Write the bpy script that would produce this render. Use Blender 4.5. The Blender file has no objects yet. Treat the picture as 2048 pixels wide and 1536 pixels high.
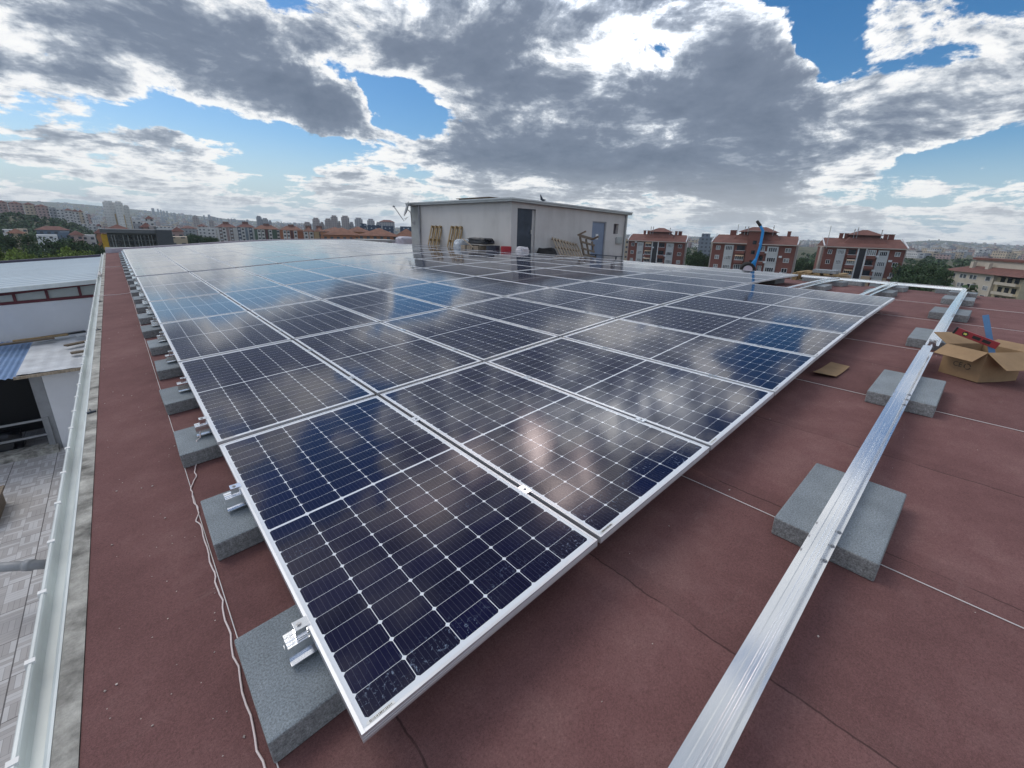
import bpy, bmesh, math, random
import numpy as np
from mathutils import Vector, Matrix
random.seed(7); rng = np.random.default_rng(7)
C = bpy.context.scene.collection
SC = bpy.context.scene
R = math.radians

# ------------------------------------------------------------------ camera
F, CX, CY = 848.368, 17.138, -48.554            # focal length and principal point, in pixels of a 2048 x 1536 picture
CAM = np.array([-0.25224, -0.83974, 1.32508])
YAW, PIT, ROL = 0.7553772, 0.2925598, 0.0318804
def _axes():
    cy, sy, cp, sp = math.cos(YAW), math.sin(YAW), math.cos(PIT), math.sin(PIT)
    f = np.array([sy*cp, cy*cp, -sp]); r = np.array([cy, -sy, 0.]); u = np.cross(r, f)
    c, s = math.cos(ROL), math.sin(ROL)
    return c*r+s*u, -s*r+c*u, f
AR, AU, AF = _axes()
cd = bpy.data.cameras.new('camera'); cam = bpy.data.objects.new('camera', cd); C.objects.link(cam)
cam.matrix_world = Matrix(((AR[0], AU[0], -AF[0], CAM[0]), (AR[1], AU[1], -AF[1], CAM[1]), (AR[2], AU[2], -AF[2], CAM[2]), (0, 0, 0, 1)))
cd.sensor_fit = 'HORIZONTAL'; cd.sensor_width = 36; cd.lens = 36*F/2048
cd.shift_x = -CX/2048; cd.shift_y = CY/2048
cd.clip_start = .05; cd.clip_end = 20000
SC.camera = cam
SC.view_settings.view_transform = 'Standard'; SC.view_settings.look = 'None'
SC.view_settings.gamma = 1; SC.view_settings.exposure = 0.0
SC.cycles.use_denoising = True
SC.cycles.max_bounces = 8; SC.cycles.volume_bounces = 1
SC.cycles.sample_clamp_indirect = 6

# measurement helpers: a point of the picture seen on a plane of the place
def ray(px, py):
    return (px-1024-CX)/F*AR - (py-768-CY)/F*AU + AF
def on(px, py, axis, val):
    d = ray(px, py); return CAM + (val-CAM[axis])/d[axis]*d
def far(px, py, dist):
    return CAM + dist*ray(px, py)

# ------------------------------------------------------------------ node helpers
class NT:
    def __init__(s, tree): s.t = tree; s.n = tree.nodes; s.l = tree.links
    def new(s, typ, **kw):
        n = s.n.new(typ)
        for k, v in kw.items(): setattr(n, k, v)
        return n
    def put(s, sock, v):
        if hasattr(v, 'links') or isinstance(v, bpy.types.NodeSocket): s.l.new(v, sock)
        else: sock.default_value = v
    def m(s, op, a, b=0., c=0., clamp=False):
        n = s.new('ShaderNodeMath', operation=op); n.use_clamp = clamp
        s.put(n.inputs[0], a); s.put(n.inputs[1], b); s.put(n.inputs[2], c); return n.outputs[0]
    def v(s, op, a, b=(0, 0, 0), c=None):
        n = s.new('ShaderNodeVectorMath', operation=op); s.put(n.inputs[0], a)
        if op == 'SCALE': s.put(n.inputs[3], b)
        else: s.put(n.inputs[1], b)
        return n.outputs[1] if op in ('DOT_PRODUCT', 'LENGTH', 'DISTANCE') else n.outputs[0]
    def noise(s, vec, scale, detail=4., rough=.5, dist=0.):
        n = s.new('ShaderNodeTexNoise'); 
        if vec is not None: s.l.new(vec, n.inputs['Vector'])
        n.inputs['Scale'].default_value = scale; n.inputs['Detail'].default_value = detail
        n.inputs['Roughness'].default_value = rough; n.inputs['Distortion'].default_value = dist
        return n.outputs
    def mix(s, f, a, b):
        n = s.new('ShaderNodeMix', data_type='RGBA'); s.put(n.inputs[0], f); s.put(n.inputs[6], a); s.put(n.inputs[7], b); return n.outputs[2]
    def ramp(s, f, pts, interp='LINEAR'):
        n = s.new('ShaderNodeValToRGB'); s.put(n.inputs[0], f); e = n.color_ramp.elements; n.color_ramp.interpolation = interp
        while len(e) < len(pts): e.new(.5)
        for el, (p, c) in zip(e, pts):
            el.position = p; el.color = (*c, 1) if len(c) == 3 else c
        return n.outputs[0]
    def step(s, x, lo, hi):       # smooth step
        n = s.new('ShaderNodeMapRange', interpolation_type='SMOOTHSTEP'); s.put(n.inputs[0], x); n.inputs[1].default_value = lo; n.inputs[2].default_value = hi; return n.outputs[0]
    def xyz(s, vec):
        n = s.new('ShaderNodeSeparateXYZ'); s.l.new(vec, n.inputs[0]); return n.outputs
    def comb(s, x, y, z):
        n = s.new('ShaderNodeCombineXYZ'); s.put(n.inputs[0], x); s.put(n.inputs[1], y); s.put(n.inputs[2], z); return n.outputs[0]

# ------------------------------------------------------------------ sky and sun
SUN_AZ, SUN_EL = -24., 50.
w = bpy.data.worlds.new('World'); SC.world = w; w.use_nodes = True
def build_sky():
    t = NT(w.node_tree); t.n.clear()
    D = t.new('ShaderNodeTexCoord').outputs['Generated']
    x, y, z = t.xyz(D)
    sky = t.new('ShaderNodeTexSky', sky_type='NISHITA'); sky.sun_disc = False
    sky.sun_elevation = R(SUN_EL); sky.sun_rotation = R(SUN_AZ); sky.air_density = 1.0; sky.dust_density = .6; sky.ozone_density = 2.
    zc = t.m('MAXIMUM', z, 0.)
    q = t.m('ADD', zc, .14)
    px, py = t.m('DIVIDE', x, q), t.m('DIVIDE', y, q)
    P = t.comb(px, py, 0.)
    az = t.m('MULTIPLY', t.m('ARCTAN2', x, y), 57.2958)
    el = t.m('MULTIPLY', t.m('ARCSINE', z), 57.2958)
    # ragged outlines: wander of the cloud masses
    Wv = t.noise(t.v('SCALE', D, 1.), 5., 6., .62)[1]
    wx, wy, wz = t.xyz(Wv)
    azw = t.m('ADD', az, t.m('MULTIPLY', t.m('SUBTRACT', wx, .5), 15.))
    elw = t.m('ADD', el, t.m('MULTIPLY', t.m('SUBTRACT', wy, .5), 7.))
    mxn = lambda p_: t.m('MULTIPLY_ADD', t.noise(p_, 1.6, 11., .62, .2)[0], .55, t.m('MULTIPLY', t.noise(t.v('MULTIPLY', t.v('ADD', D, t.v('SCALE', t.v('SUBTRACT', p_, P), .35)), (1., 1., 1.7)), 5.6, 11., .63, .35)[0], .45))
    n1 = mxn(P)
    n1b = mxn(t.v('ADD', P, (.05*math.sin(R(45)), .05*math.cos(R(45)), .03)))
    d = t.m('MULTIPLY', t.m('SUBTRACT', n1, .5), 2.1)
    LOBES = [(6.77, 15.3, 0.08883, -0.03801, -0.02835, -0.35106, 0.40), (18.42, 14.34, 0.15291, -0.08753, -0.10523, -0.35818, 0.32),
        (22.16, 11.57, 0.26784, -0.12901, -0.12742, -0.49411, 0.26), (41.56, 17.07, 0.08117, -0.03477, -0.02747, -0.10683, 0.36),
        (47.38, 8.0, 0.08136, -0.00651, -0.03691, -0.39936, 0.24), (65.17, 5.59, 0.09528, -0.01504, -0.11061, -0.37341, 0.36),
        (79.59, 11.24, 0.08025, 0.03105, 0.0357, -0.32279, 0.30), (28.5, 18.43, 0.33401, -0.09209, -0.02086, -0.50205, 0.16),
        (20.04, 15.88, 0.30936, -0.16733, -0.1866, -0.79163, -0.34), (26.6, 13.7, 0.17062, -0.11801, -0.15729, -0.36504, -0.42),
        (14.47, 8.94, 0.1099, -0.03829, -0.09245, -0.71465, -0.40), (73.18, 18.82, 0.26794, 0.15342, 0.05854, -0.31108, -0.46),
        (69.5, 13.2, 0.16, -0.05, -0.05, -0.35, .22), (86.24, 7.94, 0.20419, 0.08048, 0.13452, -0.77026, -0.42),
        (19.31, 8.59, 0.32329, -0.08559, -0.08208, -1.2189, -0.15), (64.21, 18.28, 0.07492, -0.09472, -0.23253, -0.26729, .12),
        (-1.2, 9.5, .12, -.05, -.06, -.33, .20), (61., 12.2, .12, 0., 0., .25, .22), (62.5, 17.5, .2, 0., 0., .3, .16),
        # overhead, out of the picture but mirrored in the panels
        (40., 50., .030, 0., 0., .055, .30), (66., 38., .14, 0., 0., .2, -.20), (8., 34., .12, 0., 0., .2, -.20)]
    for (ca, ce, a, b, c_, e, wt) in LOBES:
        u0 = t.m('SUBTRACT', azw, ca); v0 = t.m('SUBTRACT', elw, ce)
        uu = t.m('MULTIPLY_ADD', u0, a, t.m('MULTIPLY', v0, b)); vv = t.m('MULTIPLY_ADD', u0, c_, t.m('MULTIPLY', v0, e))
        r2 = t.m('MULTIPLY_ADD', uu, uu, t.m('MULTIPLY', vv, vv))
        g = t.m('EXPONENT', t.m('MULTIPLY', r2, -.75))
        d = t.m('MULTIPLY_ADD', g, wt, d)
    d = t.m('ADD', d, t.m('MULTIPLY_ADD', t.step(el, 2., 12.), -.06, .10))
    cover = t.step(d, .0, .09)
    lit = t.m('MULTIPLY', t.m('SUBTRACT', n1, n1b), 3.4)           # side of each billow turned to the sun
    thick = t.m('SUBTRACT', d, lit)
    col = t.ramp(thick, [(0., (1.05, 1.05, 1.03)), (.08, (.98, .98, .98)), (.16, (.66, .70, .75)), (.25, (.34, .385, .46)), (.38, (.20, .24, .315)), (.8, (.14, .175, .24))])
    # the far strip of cloud near the horizon is paler and warmer
    pale = t.step(el, 9., 0.)
    col = t.mix(t.m('MULTIPLY', pale, .42), col, (1.0, 1.0, .97, 1))
    # the sun stands behind the high cloud ahead: its thin parts glow, a few gaps glare
    def bell(ca, ce, ra, re): 
        a_ = t.m('DIVIDE', t.m('SUBTRACT', azw, ca), ra); e_ = t.m('DIVIDE', t.m('SUBTRACT', elw, ce), re)
        return t.m('EXPONENT', t.m('MULTIPLY', t.m('MULTIPLY_ADD', a_, a_, t.m('MULTIPLY', e_, e_)), -1.))
    thin = t.step(thick, .40, .05)
    glow = t.m('MULTIPLY', t.m('ADD', t.m('MULTIPLY', bell(60., 20., 14., 9.), .30), t.m('ADD', t.m('MULTIPLY', bell(58., 30., 16., 5.), 2.8), t.m('MULTIPLY', bell(26., 27., 12., 4.), .9))), t.m('MULTIPLY_ADD', thin, 1.2, .25))
    col = t.v('SCALE', col, t.m('ADD', glow, 1.))
    for (ca, ce, ra, re, k) in ((42.5, 34., 2.6, 2.8, 10.0), (45.5, 40., 2.6, 2.6, 7.0), (51., 38., 2.2, 3.5, 6.0), (31., 35., 4., 2.6, 3.0), (23., 39., 5., 3., 2.2)):
        col = t.v('ADD', col, t.v('SCALE', (1., .80, .74), t.m('MULTIPLY', bell(ca, ce, ra, re), k)))
    # clouds behind the viewer face the sun; unseen, brightened to light the roof more
    back = t.step(t.m('ADD', t.m('MULTIPLY', x, math.sin(R(43))), t.m('MULTIPLY', y, math.cos(R(43)))), .1, -.6)
    col = t.mix(back, col, (1.25, 1.25, 1.28, 1))
    b1 = t.new('ShaderNodeBackground'); b2 = t.new('ShaderNodeBackground')
    hs = t.new('ShaderNodeHueSaturation'); t.l.new(sky.outputs[0], hs.inputs['Color']); hs.inputs['Saturation'].default_value = 1.4
    hzc = t.mix(t.m('MULTIPLY', t.step(el, 10., .5), .85), t.v('SCALE', hs.outputs[0], .115), (.50, .64, .76, 1))
    t.l.new(hzc, b1.inputs[0]); b1.inputs[1].default_value = 1.
    t.l.new(col, b2.inputs[0]); b2.inputs[1].default_value = 1.
    mx = t.new('ShaderNodeMixShader'); t.l.new(t.m('MULTIPLY', cover, .97), mx.inputs[0]); t.l.new(b1.outputs[0], mx.inputs[1]); t.l.new(b2.outputs[0], mx.inputs[2])
    o = t.new('ShaderNodeOutputWorld'); t.l.new(mx.outputs[0], o.inputs[0])
build_sky()
sl = bpy.data.lights.new('sun', 'SUN'); sl.energy = 1.1; sl.angle = R(28); sl.color = (1, .95, .88)
so = bpy.data.objects.new('sun', sl); C.objects.link(so)
sd = Vector((math.sin(R(SUN_AZ))*math.cos(R(SUN_EL)), math.cos(R(SUN_AZ))*math.cos(R(SUN_EL)), math.sin(R(SUN_EL))))
so.rotation_euler = sd.to_track_quat('Z', 'Y').to_euler(); so.location = sd*60

# ------------------------------------------------------------------ materials
def mat(name, col, rough=.7, metal=0., var=.12, vscale=3., bump=0., bscale=60., spec=.5, dark=None, fine=0., fscale=300.):
    m = bpy.data.materials.new(name); m.use_nodes = True; t = NT(m.node_tree); b = t.n['Principled BSDF']
    tc = t.new('ShaderNodeTexCoord').outputs['Object']
    c = (*col, 1)
    out = None
    if var:
        n = t.noise(tc, vscale, 6., .6)[0]
        dk = dark or tuple(k*(1-var*2) for k in col); lt = tuple(min(1, k*(1+var)) for k in col)
        out = t.ramp(n, [(.3, dk), (.7, lt)])
    if fine:
        n2 = t.noise(tc, fscale, 2., .6)[0]
        f = t.m('MULTIPLY_ADD', n2, fine*2, 1-fine)
        out = t.v('SCALE', out if out is not None else t.comb(*col), f)
    if out is not None: t.l.new(out, b.inputs['Base Color'])
    else: b.inputs['Base Color'].default_value = c
    b.inputs['Roughness'].default_value = rough; b.inputs['Metallic'].default_value = metal
    b.inputs['Specular IOR Level'].default_value = spec
    if bump:
        bn = t.new('ShaderNodeBump'); bn.inputs['Strength'].default_value = bump; bn.inputs['Distance'].default_value = .01
        t.l.new(t.noise(tc, bscale, 5., .65)[0], bn.inputs['Height']); t.l.new(bn.outputs[0], b.inputs['Normal'])
    return m
M = {}
M['frame'] = mat('anodised_frame', (.72, .73, .75), .38, .75, .05, 2.)
def alu():
    m = mat('mill_aluminium', (.80, .81, .83), .27, 1., 0)
    t = NT(m.node_tree); b = t.n['Principled BSDF']; tc = t.new('ShaderNodeTexCoord').outputs['Object']
    mp = t.new('ShaderNodeMapping'); mp.inputs['Scale'].default_value = (.25, 260, 260); t.l.new(tc, mp.inputs[0])
    n = t.noise(mp.outputs[0], 1., 3., .6)[0]
    mp2 = t.new('ShaderNodeMapping'); mp2.inputs['Scale'].default_value = (.35, 60, 60); t.l.new(tc, mp2.inputs[0])
    n2 = t.noise(mp2.outputs[0], 1., 3., .6)[0]
    t.l.new(t.m('MULTIPLY_ADD', n, .09, t.m('MULTIPLY_ADD', n2, .06, .085)), b.inputs['Roughness'])
    t.l.new(t.ramp(n2, [(.3, (.88, .89, .905)), (.7, (.92, .925, .93))]), b.inputs['Base Color'])
    return m
M['alu'] = alu()
def concrete(name, base, top):
    m = mat(name, base, .9, 0, 0)
    t = NT(m.node_tree); b = t.n['Principled BSDF']; tc = t.new('ShaderNodeTexCoord').outputs['Object']
    g = t.new('ShaderNodeNewGeometry'); nz = t.xyz(g.outputs['Normal'])[2]
    big = t.noise(tc, 7., 5., .6)[0]; sp = t.noise(tc, 190., 3., .75)[0]; sp2 = t.noise(tc, 60., 4., .7)[0]
    c = t.mix(t.step(nz, .5, .8), t.ramp(sp2, [(.3, tuple(k*.6 for k in base)), (.65, tuple(k*1.25 for k in base))]), t.ramp(big, [(.3, tuple(k*.82 for k in top)), (.7, tuple(k*1.12 for k in top))]))
    c = t.v('SCALE', c, t.ramp(sp, [(.25, (.5, .5, .5)), (.45, (.9, .9, .9)), (.7, (1.3, 1.3, 1.3))]))
    n = t.n[-1] if False else None
    t.l.new(c, b.inputs['Base Color'])
    bn = t.new('ShaderNodeBump'); bn.inputs['Strength'].default_value = .5; bn.inputs['Distance'].default_value = .004
    t.l.new(sp, bn.inputs['Height']); t.l.new(bn.outputs[0], b.inputs['Normal'])
    return m
def concrete2(name, base, top):
    m = mat(name, base, .9, 0, 0)
    t = NT(m.node_tree); b = t.n['Principled BSDF']; tc = t.new('ShaderNodeTexCoord').outputs['Object']
    oi = t.new('ShaderNodeObjectInfo').outputs['Random']
    tc = t.v('ADD', tc, t.comb(t.m('MULTIPLY', oi, 31.), 0., 0.))
    g = t.new('ShaderNodeNewGeometry'); nz = t.xyz(g.outputs['Normal'])[2]
    big = t.noise(tc, 7., 5., .6)[0]; sp = t.noise(tc, 150., 3., .8)[0]; sp2 = t.noise(tc, 45., 5., .7)[0]
    side = t.ramp(sp2, [(.3, tuple(k*.55 for k in base)), (.65, tuple(k*1.25 for k in base))])
    up = t.ramp(big, [(.3, tuple(k*.84 for k in top)), (.7, tuple(k*1.1 for k in top))])
    c = t.mix(t.step(nz, .5, .8), side, up)
    sv = t.m('ADD', t.m('MULTIPLY', t.step(sp, .32, .68), .70), .66); sv = t.m('MULTIPLY', sv, t.m('MULTIPLY_ADD', t.step(t.noise(tc, 16., 5., .7)[0], .62, .74), -.28, 1.))
    sv = t.m('MULTIPLY', sv, t.m('MULTIPLY_ADD', oi, .24, .88))
    t.l.new(t.v('SCALE', c, sv), b.inputs['Base Color'])
    bn = t.new('ShaderNodeBump'); bn.inputs['Strength'].default_value = .6; bn.inputs['Distance'].default_value = .004
    t.l.new(sp, bn.inputs['Height']); t.l.new(bn.outputs[0], b.inputs['Normal'])
    return m
M['slab'] = concrete2('concrete_slab', (.24, .25, .25), (.215, .245, .265))
M['kerb'] = mat('stained_concrete', (.42, .41, .37), .9, 0, .3, 6.5, .4, 80, dark=(.09, .085, .075), fine=.25, fscale=120)
M['white_pvc'] = mat('white_pvc', (.66, .70, .68), .35, 0, .11, 1.6)
M['pvc_clip'] = mat('pvc_clip', (.78, .78, .76), .45, 0, .05)
M['dark'] = mat('painted_shade', (.012, .012, .014), .6, 0, 0)  # near-black colour used in place of shade
M['bolt'] = mat('steel_bolt', (.5, .5, .5), .35, .9, .1)
M['string'] = mat('white_string', (.70, .66, .64), .8, 0, .05)
M['cable'] = mat('pale_cable', (.72, .62, .60), .6, 0, .05)
M['plaster'] = mat('plaster', (.50, .49, .475), .9, 0, .07, .9, .15, 30, fine=.06, fscale=25)
def plaster():
    m = mat('streaked_plaster', (.5, .49, .475), .9, 0, 0); t = NT(m.node_tree); b = t.n['Principled BSDF']; tc = t.new('ShaderNodeTexCoord').outputs['Object']
    mp = t.new('ShaderNodeMapping'); mp.inputs['Scale'].default_value = (1.5, 1.5, .22); t.l.new(tc, mp.inputs[0])
    st = t.noise(mp.outputs[0], 1.6, 6., .65)[0]; bl = t.noise(tc, .7, 5., .6)[0]; sp = t.noise(tc, 6., 6., .7)[0]
    c = t.ramp(t.m('MULTIPLY_ADD', bl, .6, t.m('MULTIPLY', st, .4)), [(.32, (.47, .455, .43)), (.5, (.56, .545, .52)), (.7, (.61, .595, .57))])
    c = t.mix(t.m('MULTIPLY', t.step(sp, .66, .74), .35), c, (.26, .25, .24, 1))
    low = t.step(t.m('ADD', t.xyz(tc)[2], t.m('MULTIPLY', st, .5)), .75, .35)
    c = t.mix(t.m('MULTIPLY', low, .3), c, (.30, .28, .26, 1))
    t.l.new(c, b.inputs['Base Color']); return m
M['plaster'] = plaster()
M['fascia'] = mat('fascia', (.40, .42, .41), .5, .2, .08)
M['door_dark'] = mat('dark_blue_steel', (.045, .060, .082), .5, .2, .2, 2.)
M['door_grey'] = mat('grey_steel_door', (.20, .25, .34), .5, .1, .05)
M['paper'] = mat('paper', (.75, .75, .72), .8, 0, 0)
M['pipe_grey'] = mat('grey_pipe', (.30, .31, .32), .5, 0, .1)
def wood(name, c):
    m = mat(name, c, .8, 0, 0); t = NT(m.node_tree); b = t.n['Principled BSDF']; tc = t.new('ShaderNodeTexCoord').outputs['Object']
    mp = t.new('ShaderNodeMapping'); mp.inputs['Scale'].default_value = (14, 14, 1.6); t.l.new(tc, mp.inputs[0])
    t.l.new(t.ramp(t.noise(mp.outputs[0], 2., 5., .65)[0], [(.3, tuple(k*.5 for k in c)), (.7, tuple(k*1.2 for k in c))]), b.inputs['Base Color'])
    return m
M['wood'] = wood('pallet_wood', (.36, .25, .12)); M['wood_grey'] = wood('weathered_wood', (.24, .19, .14)); M['wood_pale'] = wood('pale_wood', (.42, .34, .25))
M['card'] = mat('cardboard', (.33, .215, .115), .85, 0, .10, 5., .1, 120); M['card_in'] = mat('cardboard_inside', (.30, .20, .11), .9, 0, .1)
M['ink'] = mat('print_ink', (.09, .07, .05), .8, 0, 0)
M['red'] = mat('red_paint', (.30, .03, .035), .4, 0, .05); M['black'] = mat('black_plastic', (.015, .015, .016), .45, 0, .1)
M['vial'] = mat('yellow_vial', (.62, .62, .15), .15, 0, 0)
M['blue_steel'] = mat('blue_steel_ruler', (.09, .19, .34), .4, .5, .12, 6.)
M['blue'] = mat('blue_paint', (.015, .25, .60), .35, 0, .08)
M['tyre'] = mat('rubber', (.02, .02, .02), .8, 0, .1); M['rim'] = mat('pale_rim', (.6, .55, .6), .4, .2, .1)
M['tarp'] = mat('black_sheet', (.014, .015, .02), .35, 0, .2, 6., .3, 14); M['bag'] = mat('white_bag', (.62, .60, .62), .6, 0, .12, 9., .6, 18)
M['film'] = mat('pallet_film', (.50, .54, .58), .3, 0, .22, 9., .6, 16)
M['drum_blue'] = mat('dark_drum', (.022, .028, .045), .45, 0, .15); M['drum_red'] = mat('red_drum', (.38, .02, .03), .4, 0, .08)
M['dish'] = mat('dish_grey', (.30, .31, .32), .5, .2, .1)
M['brown_sheet'] = mat('brown_sheet', (.17, .13, .09), .8, 0, .2)

def roof_mat():
    m = mat('red_bitumen_membrane', (.12, .05, .05), .93, 0, 0, spec=.25)
    t = NT(m.node_tree); b = t.n['Principled BSDF']; tc = t.new('ShaderNodeTexCoord').outputs['Object']
    x, y, z = t.xyz(tc)
    big = t.noise(tc, 1.1, 6., .62)[0]; mid = t.noise(tc, 5., 5., .65)[0]; gr = t.noise(tc, 330., 2., .8)[0]; gr2 = t.noise(tc, 120., 3., .7)[0]
    c = t.ramp(t.m('MULTIPLY_ADD', mid, .45, t.m('MULTIPLY', big, .55)), [(.32, (.138, .067, .064)), (.5, (.176, .087, .083)), (.68, (.222, .122, .114))])
    # paler dusty scuffs running across the strips
    mp = t.new('ShaderNodeMapping'); mp.inputs['Scale'].default_value = (1.2, 4.5, 1); t.l.new(tc, mp.inputs[0])
    sc = t.step(t.noise(mp.outputs[0], 1.3, 6., .7)[0], .60, .78)
    c = t.mix(t.m('MULTIPLY', sc, .35), c, (.30, .21, .19, 1))
    st = t.step(t.noise(tc, 2.6, 4., .7)[0], .70, .78)
    c = t.mix(t.m('MULTIPLY', st, .45), c, (.04, .028, .026, 1))
    k = t.m('MULTIPLY_ADD', gr, 1.3, t.m('MULTIPLY_ADD', gr2, 1.0, -.15))
    c = t.v('SCALE', c, k)
    # lap seams, one each metre
    wob = t.m('MULTIPLY', t.m('SUBTRACT', t.noise(tc, 6., 3., .6)[0], .5), .035)
    s = t.m('ABSOLUTE', t.m('SUBTRACT', t.m('FRACT', t.m('ADD', t.m('ADD', x, -.66), wob)), .5))
    seam = t.step(s, .0052, .0018)
    br = t.step(t.noise(tc, 3., 3., .6)[0], .35, .5)
    lap = t.m('FRACT', t.m('ADD', t.m('ADD', x, -.16), wob))
    lapm = t.m('MULTIPLY', t.step(lap, .105, .085), t.m('MULTIPLY_ADD', mid, .7, .1))
    c = t.mix(t.m('MULTIPLY', lapm, .30), c, (.07, .034, .032, 1))
    c = t.mix(t.m('MULTIPLY', seam, t.m('MULTIPLY', br, .6)), c, (.018, .012, .012, 1))
    # a tint step between neighbouring rolls
    roll = t.m('FLOOR', t.m('ADD', x, -.16)); wn = t.new('ShaderNodeTexWhiteNoise', noise_dimensions='1D'); t.l.new(roll, wn.inputs['W'])
    c = t.v('SCALE', c, t.m('MULTIPLY_ADD', wn.outputs[0], .16, .92))
    t.l.new(c, b.inputs['Base Color'])
    bn = t.new('ShaderNodeBump'); bn.inputs['Strength'].default_value = .55; bn.inputs['Distance'].default_value = .004
    hgt = t.m('ADD', gr, t.m('MULTIPLY_ADD', t.step(s, .02, .0), -.8, t.m('MULTIPLY', mid, 2.)))
    t.l.new(hgt, bn.inputs['Height']); t.l.new(bn.outputs[0], b.inputs['Normal'])
    return m
M['roof'] = roof_mat()

W_, L_, GAP = 1.058, 2.17242, .229
PW, PL = W_-.020, L_-.044
def cell_mat(name, smudge=0.):
    m = bpy.data.materials.new(name); m.use_nodes = True; t = NT(m.node_tree); b = t.n['Principled BSDF']
    tc = t.new('ShaderNodeTexCoord').outputs['Object']; x, y, z = t.xyz(tc)
    mx, my = .024, .030                                    # white margin inside the frame
    cw = (PW-2*mx)/6; mid = .012; ch = (PL-2*my-mid)/24
    xx = t.m('DIVIDE', t.m('SUBTRACT', x, mx), cw)
    up = t.m('GREATER_THAN', y, PL/2)
    yy = t.m('DIVIDE', t.m('SUBTRACT', t.m('SUBTRACT', y, my), t.m('MULTIPLY', up, mid)), ch)
    ax = t.m('MULTIPLY', t.m('ABSOLUTE', t.m('SUBTRACT', t.m('FRACT', xx), .5)), cw)    # metres from the cell's middle
    ay = t.m('MULTIPLY', t.m('ABSOLUTE', t.m('SUBTRACT', t.m('FRACT', yy), .5)), ch)
    inx = t.m('LESS_THAN', ax, cw/2-.0012); iny = t.m('LESS_THAN', ay, ch/2-.0007)
    # only the outer corners of a half cell are cut
    cut = t.m('LESS_THAN', t.m('ADD', ax, ay), cw/2+ch/2-.0098)
    inside = t.m('MULTIPLY', t.m('MULTIPLY', inx, iny), cut)
    fx = t.m('MULTIPLY', t.m('GREATER_THAN', x, mx), t.m('LESS_THAN', x, PW-mx))
    fy = t.m('MULTIPLY', t.m('GREATER_THAN', y, my), t.m('LESS_THAN', y, PL-my))
    inm = t.m('GREATER_THAN', t.m('ABSOLUTE', t.m('SUBTRACT', y, PL/2)), mid/2)
    cell = t.m('MULTIPLY', t.m('MULTIPLY', inside, inm), t.m('MULTIPLY', fx, fy))
    bus = t.m('LESS_THAN', t.m('ABSOLUTE', t.m('SUBTRACT', t.m('FRACT', t.m('MULTIPLY', xx, 9.)), .5)), .028)
    idn = t.new('ShaderNodeTexWhiteNoise', noise_dimensions='2D'); t.l.new(t.comb(t.m('FLOOR', xx), t.m('FLOOR', yy), 0.), idn.inputs['Vector'])
    cc = t.mix(idn.outputs[0], (.0030, .0030, .030, 1), (.0050, .0048, .022, 1))
    cc = t.mix(t.m('MULTIPLY', bus, .7), cc, (.085, .085, .12, 1))
    col = t.mix(cell, (.72, .75, .78, 1), cc)
    dust = t.noise(tc, 3., 5., .7)[0]
    oi = t.new('ShaderNodeObjectInfo').outputs['Random']
    col = t.mix(t.m('MULTIPLY', t.step(dust, .45, .8), .03), col, (.35, .33, .32, 1))
    rough = t.m('MULTIPLY_ADD', dust, .05, .055)
    if smudge:
        sp = t.v('ADD', tc, (smudge*7.3, smudge*3.1, 0.))
        fl = t.step(t.noise(sp, 55., 6., .75, .8)[0], .565, .64)
        near = t.m('MAXIMUM', t.step(y, .30, .02), t.m('MULTIPLY', t.step(t.noise(sp, 3.2, 2., .5)[0], .60, .72), .8))
        near = t.m('MULTIPLY', near, t.step(t.noise(sp, 4.5, 2., .5)[0], .42, .58))
        sm = t.m('MULTIPLY', fl, near)
        col = t.mix(t.m('MULTIPLY', sm, .42), col, (.34, .45, .62, 1)); rough = t.m('MULTIPLY_ADD', sm, .3, rough)
    t.l.new(col, b.inputs['Base Color']); t.l.new(rough, b.inputs['Roughness'])
    b.inputs['IOR'].default_value = 1.39
    bn = t.new('ShaderNodeBump'); bn.inputs['Strength'].default_value = .06; bn.inputs['Distance'].default_value = .002
    t.l.new(t.noise(tc, 34., 3., .6)[0], bn.inputs['Height']); t.l.new(bn.outputs[0], b.inputs['Normal'])
    return m
M['cells'] = cell_mat('solar_cells_under_glass'); M['cells_a'] = cell_mat('solar_cells_water_marked', 1.); M['cells_b'] = cell_mat('solar_cells_smeared', 2.)

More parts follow.
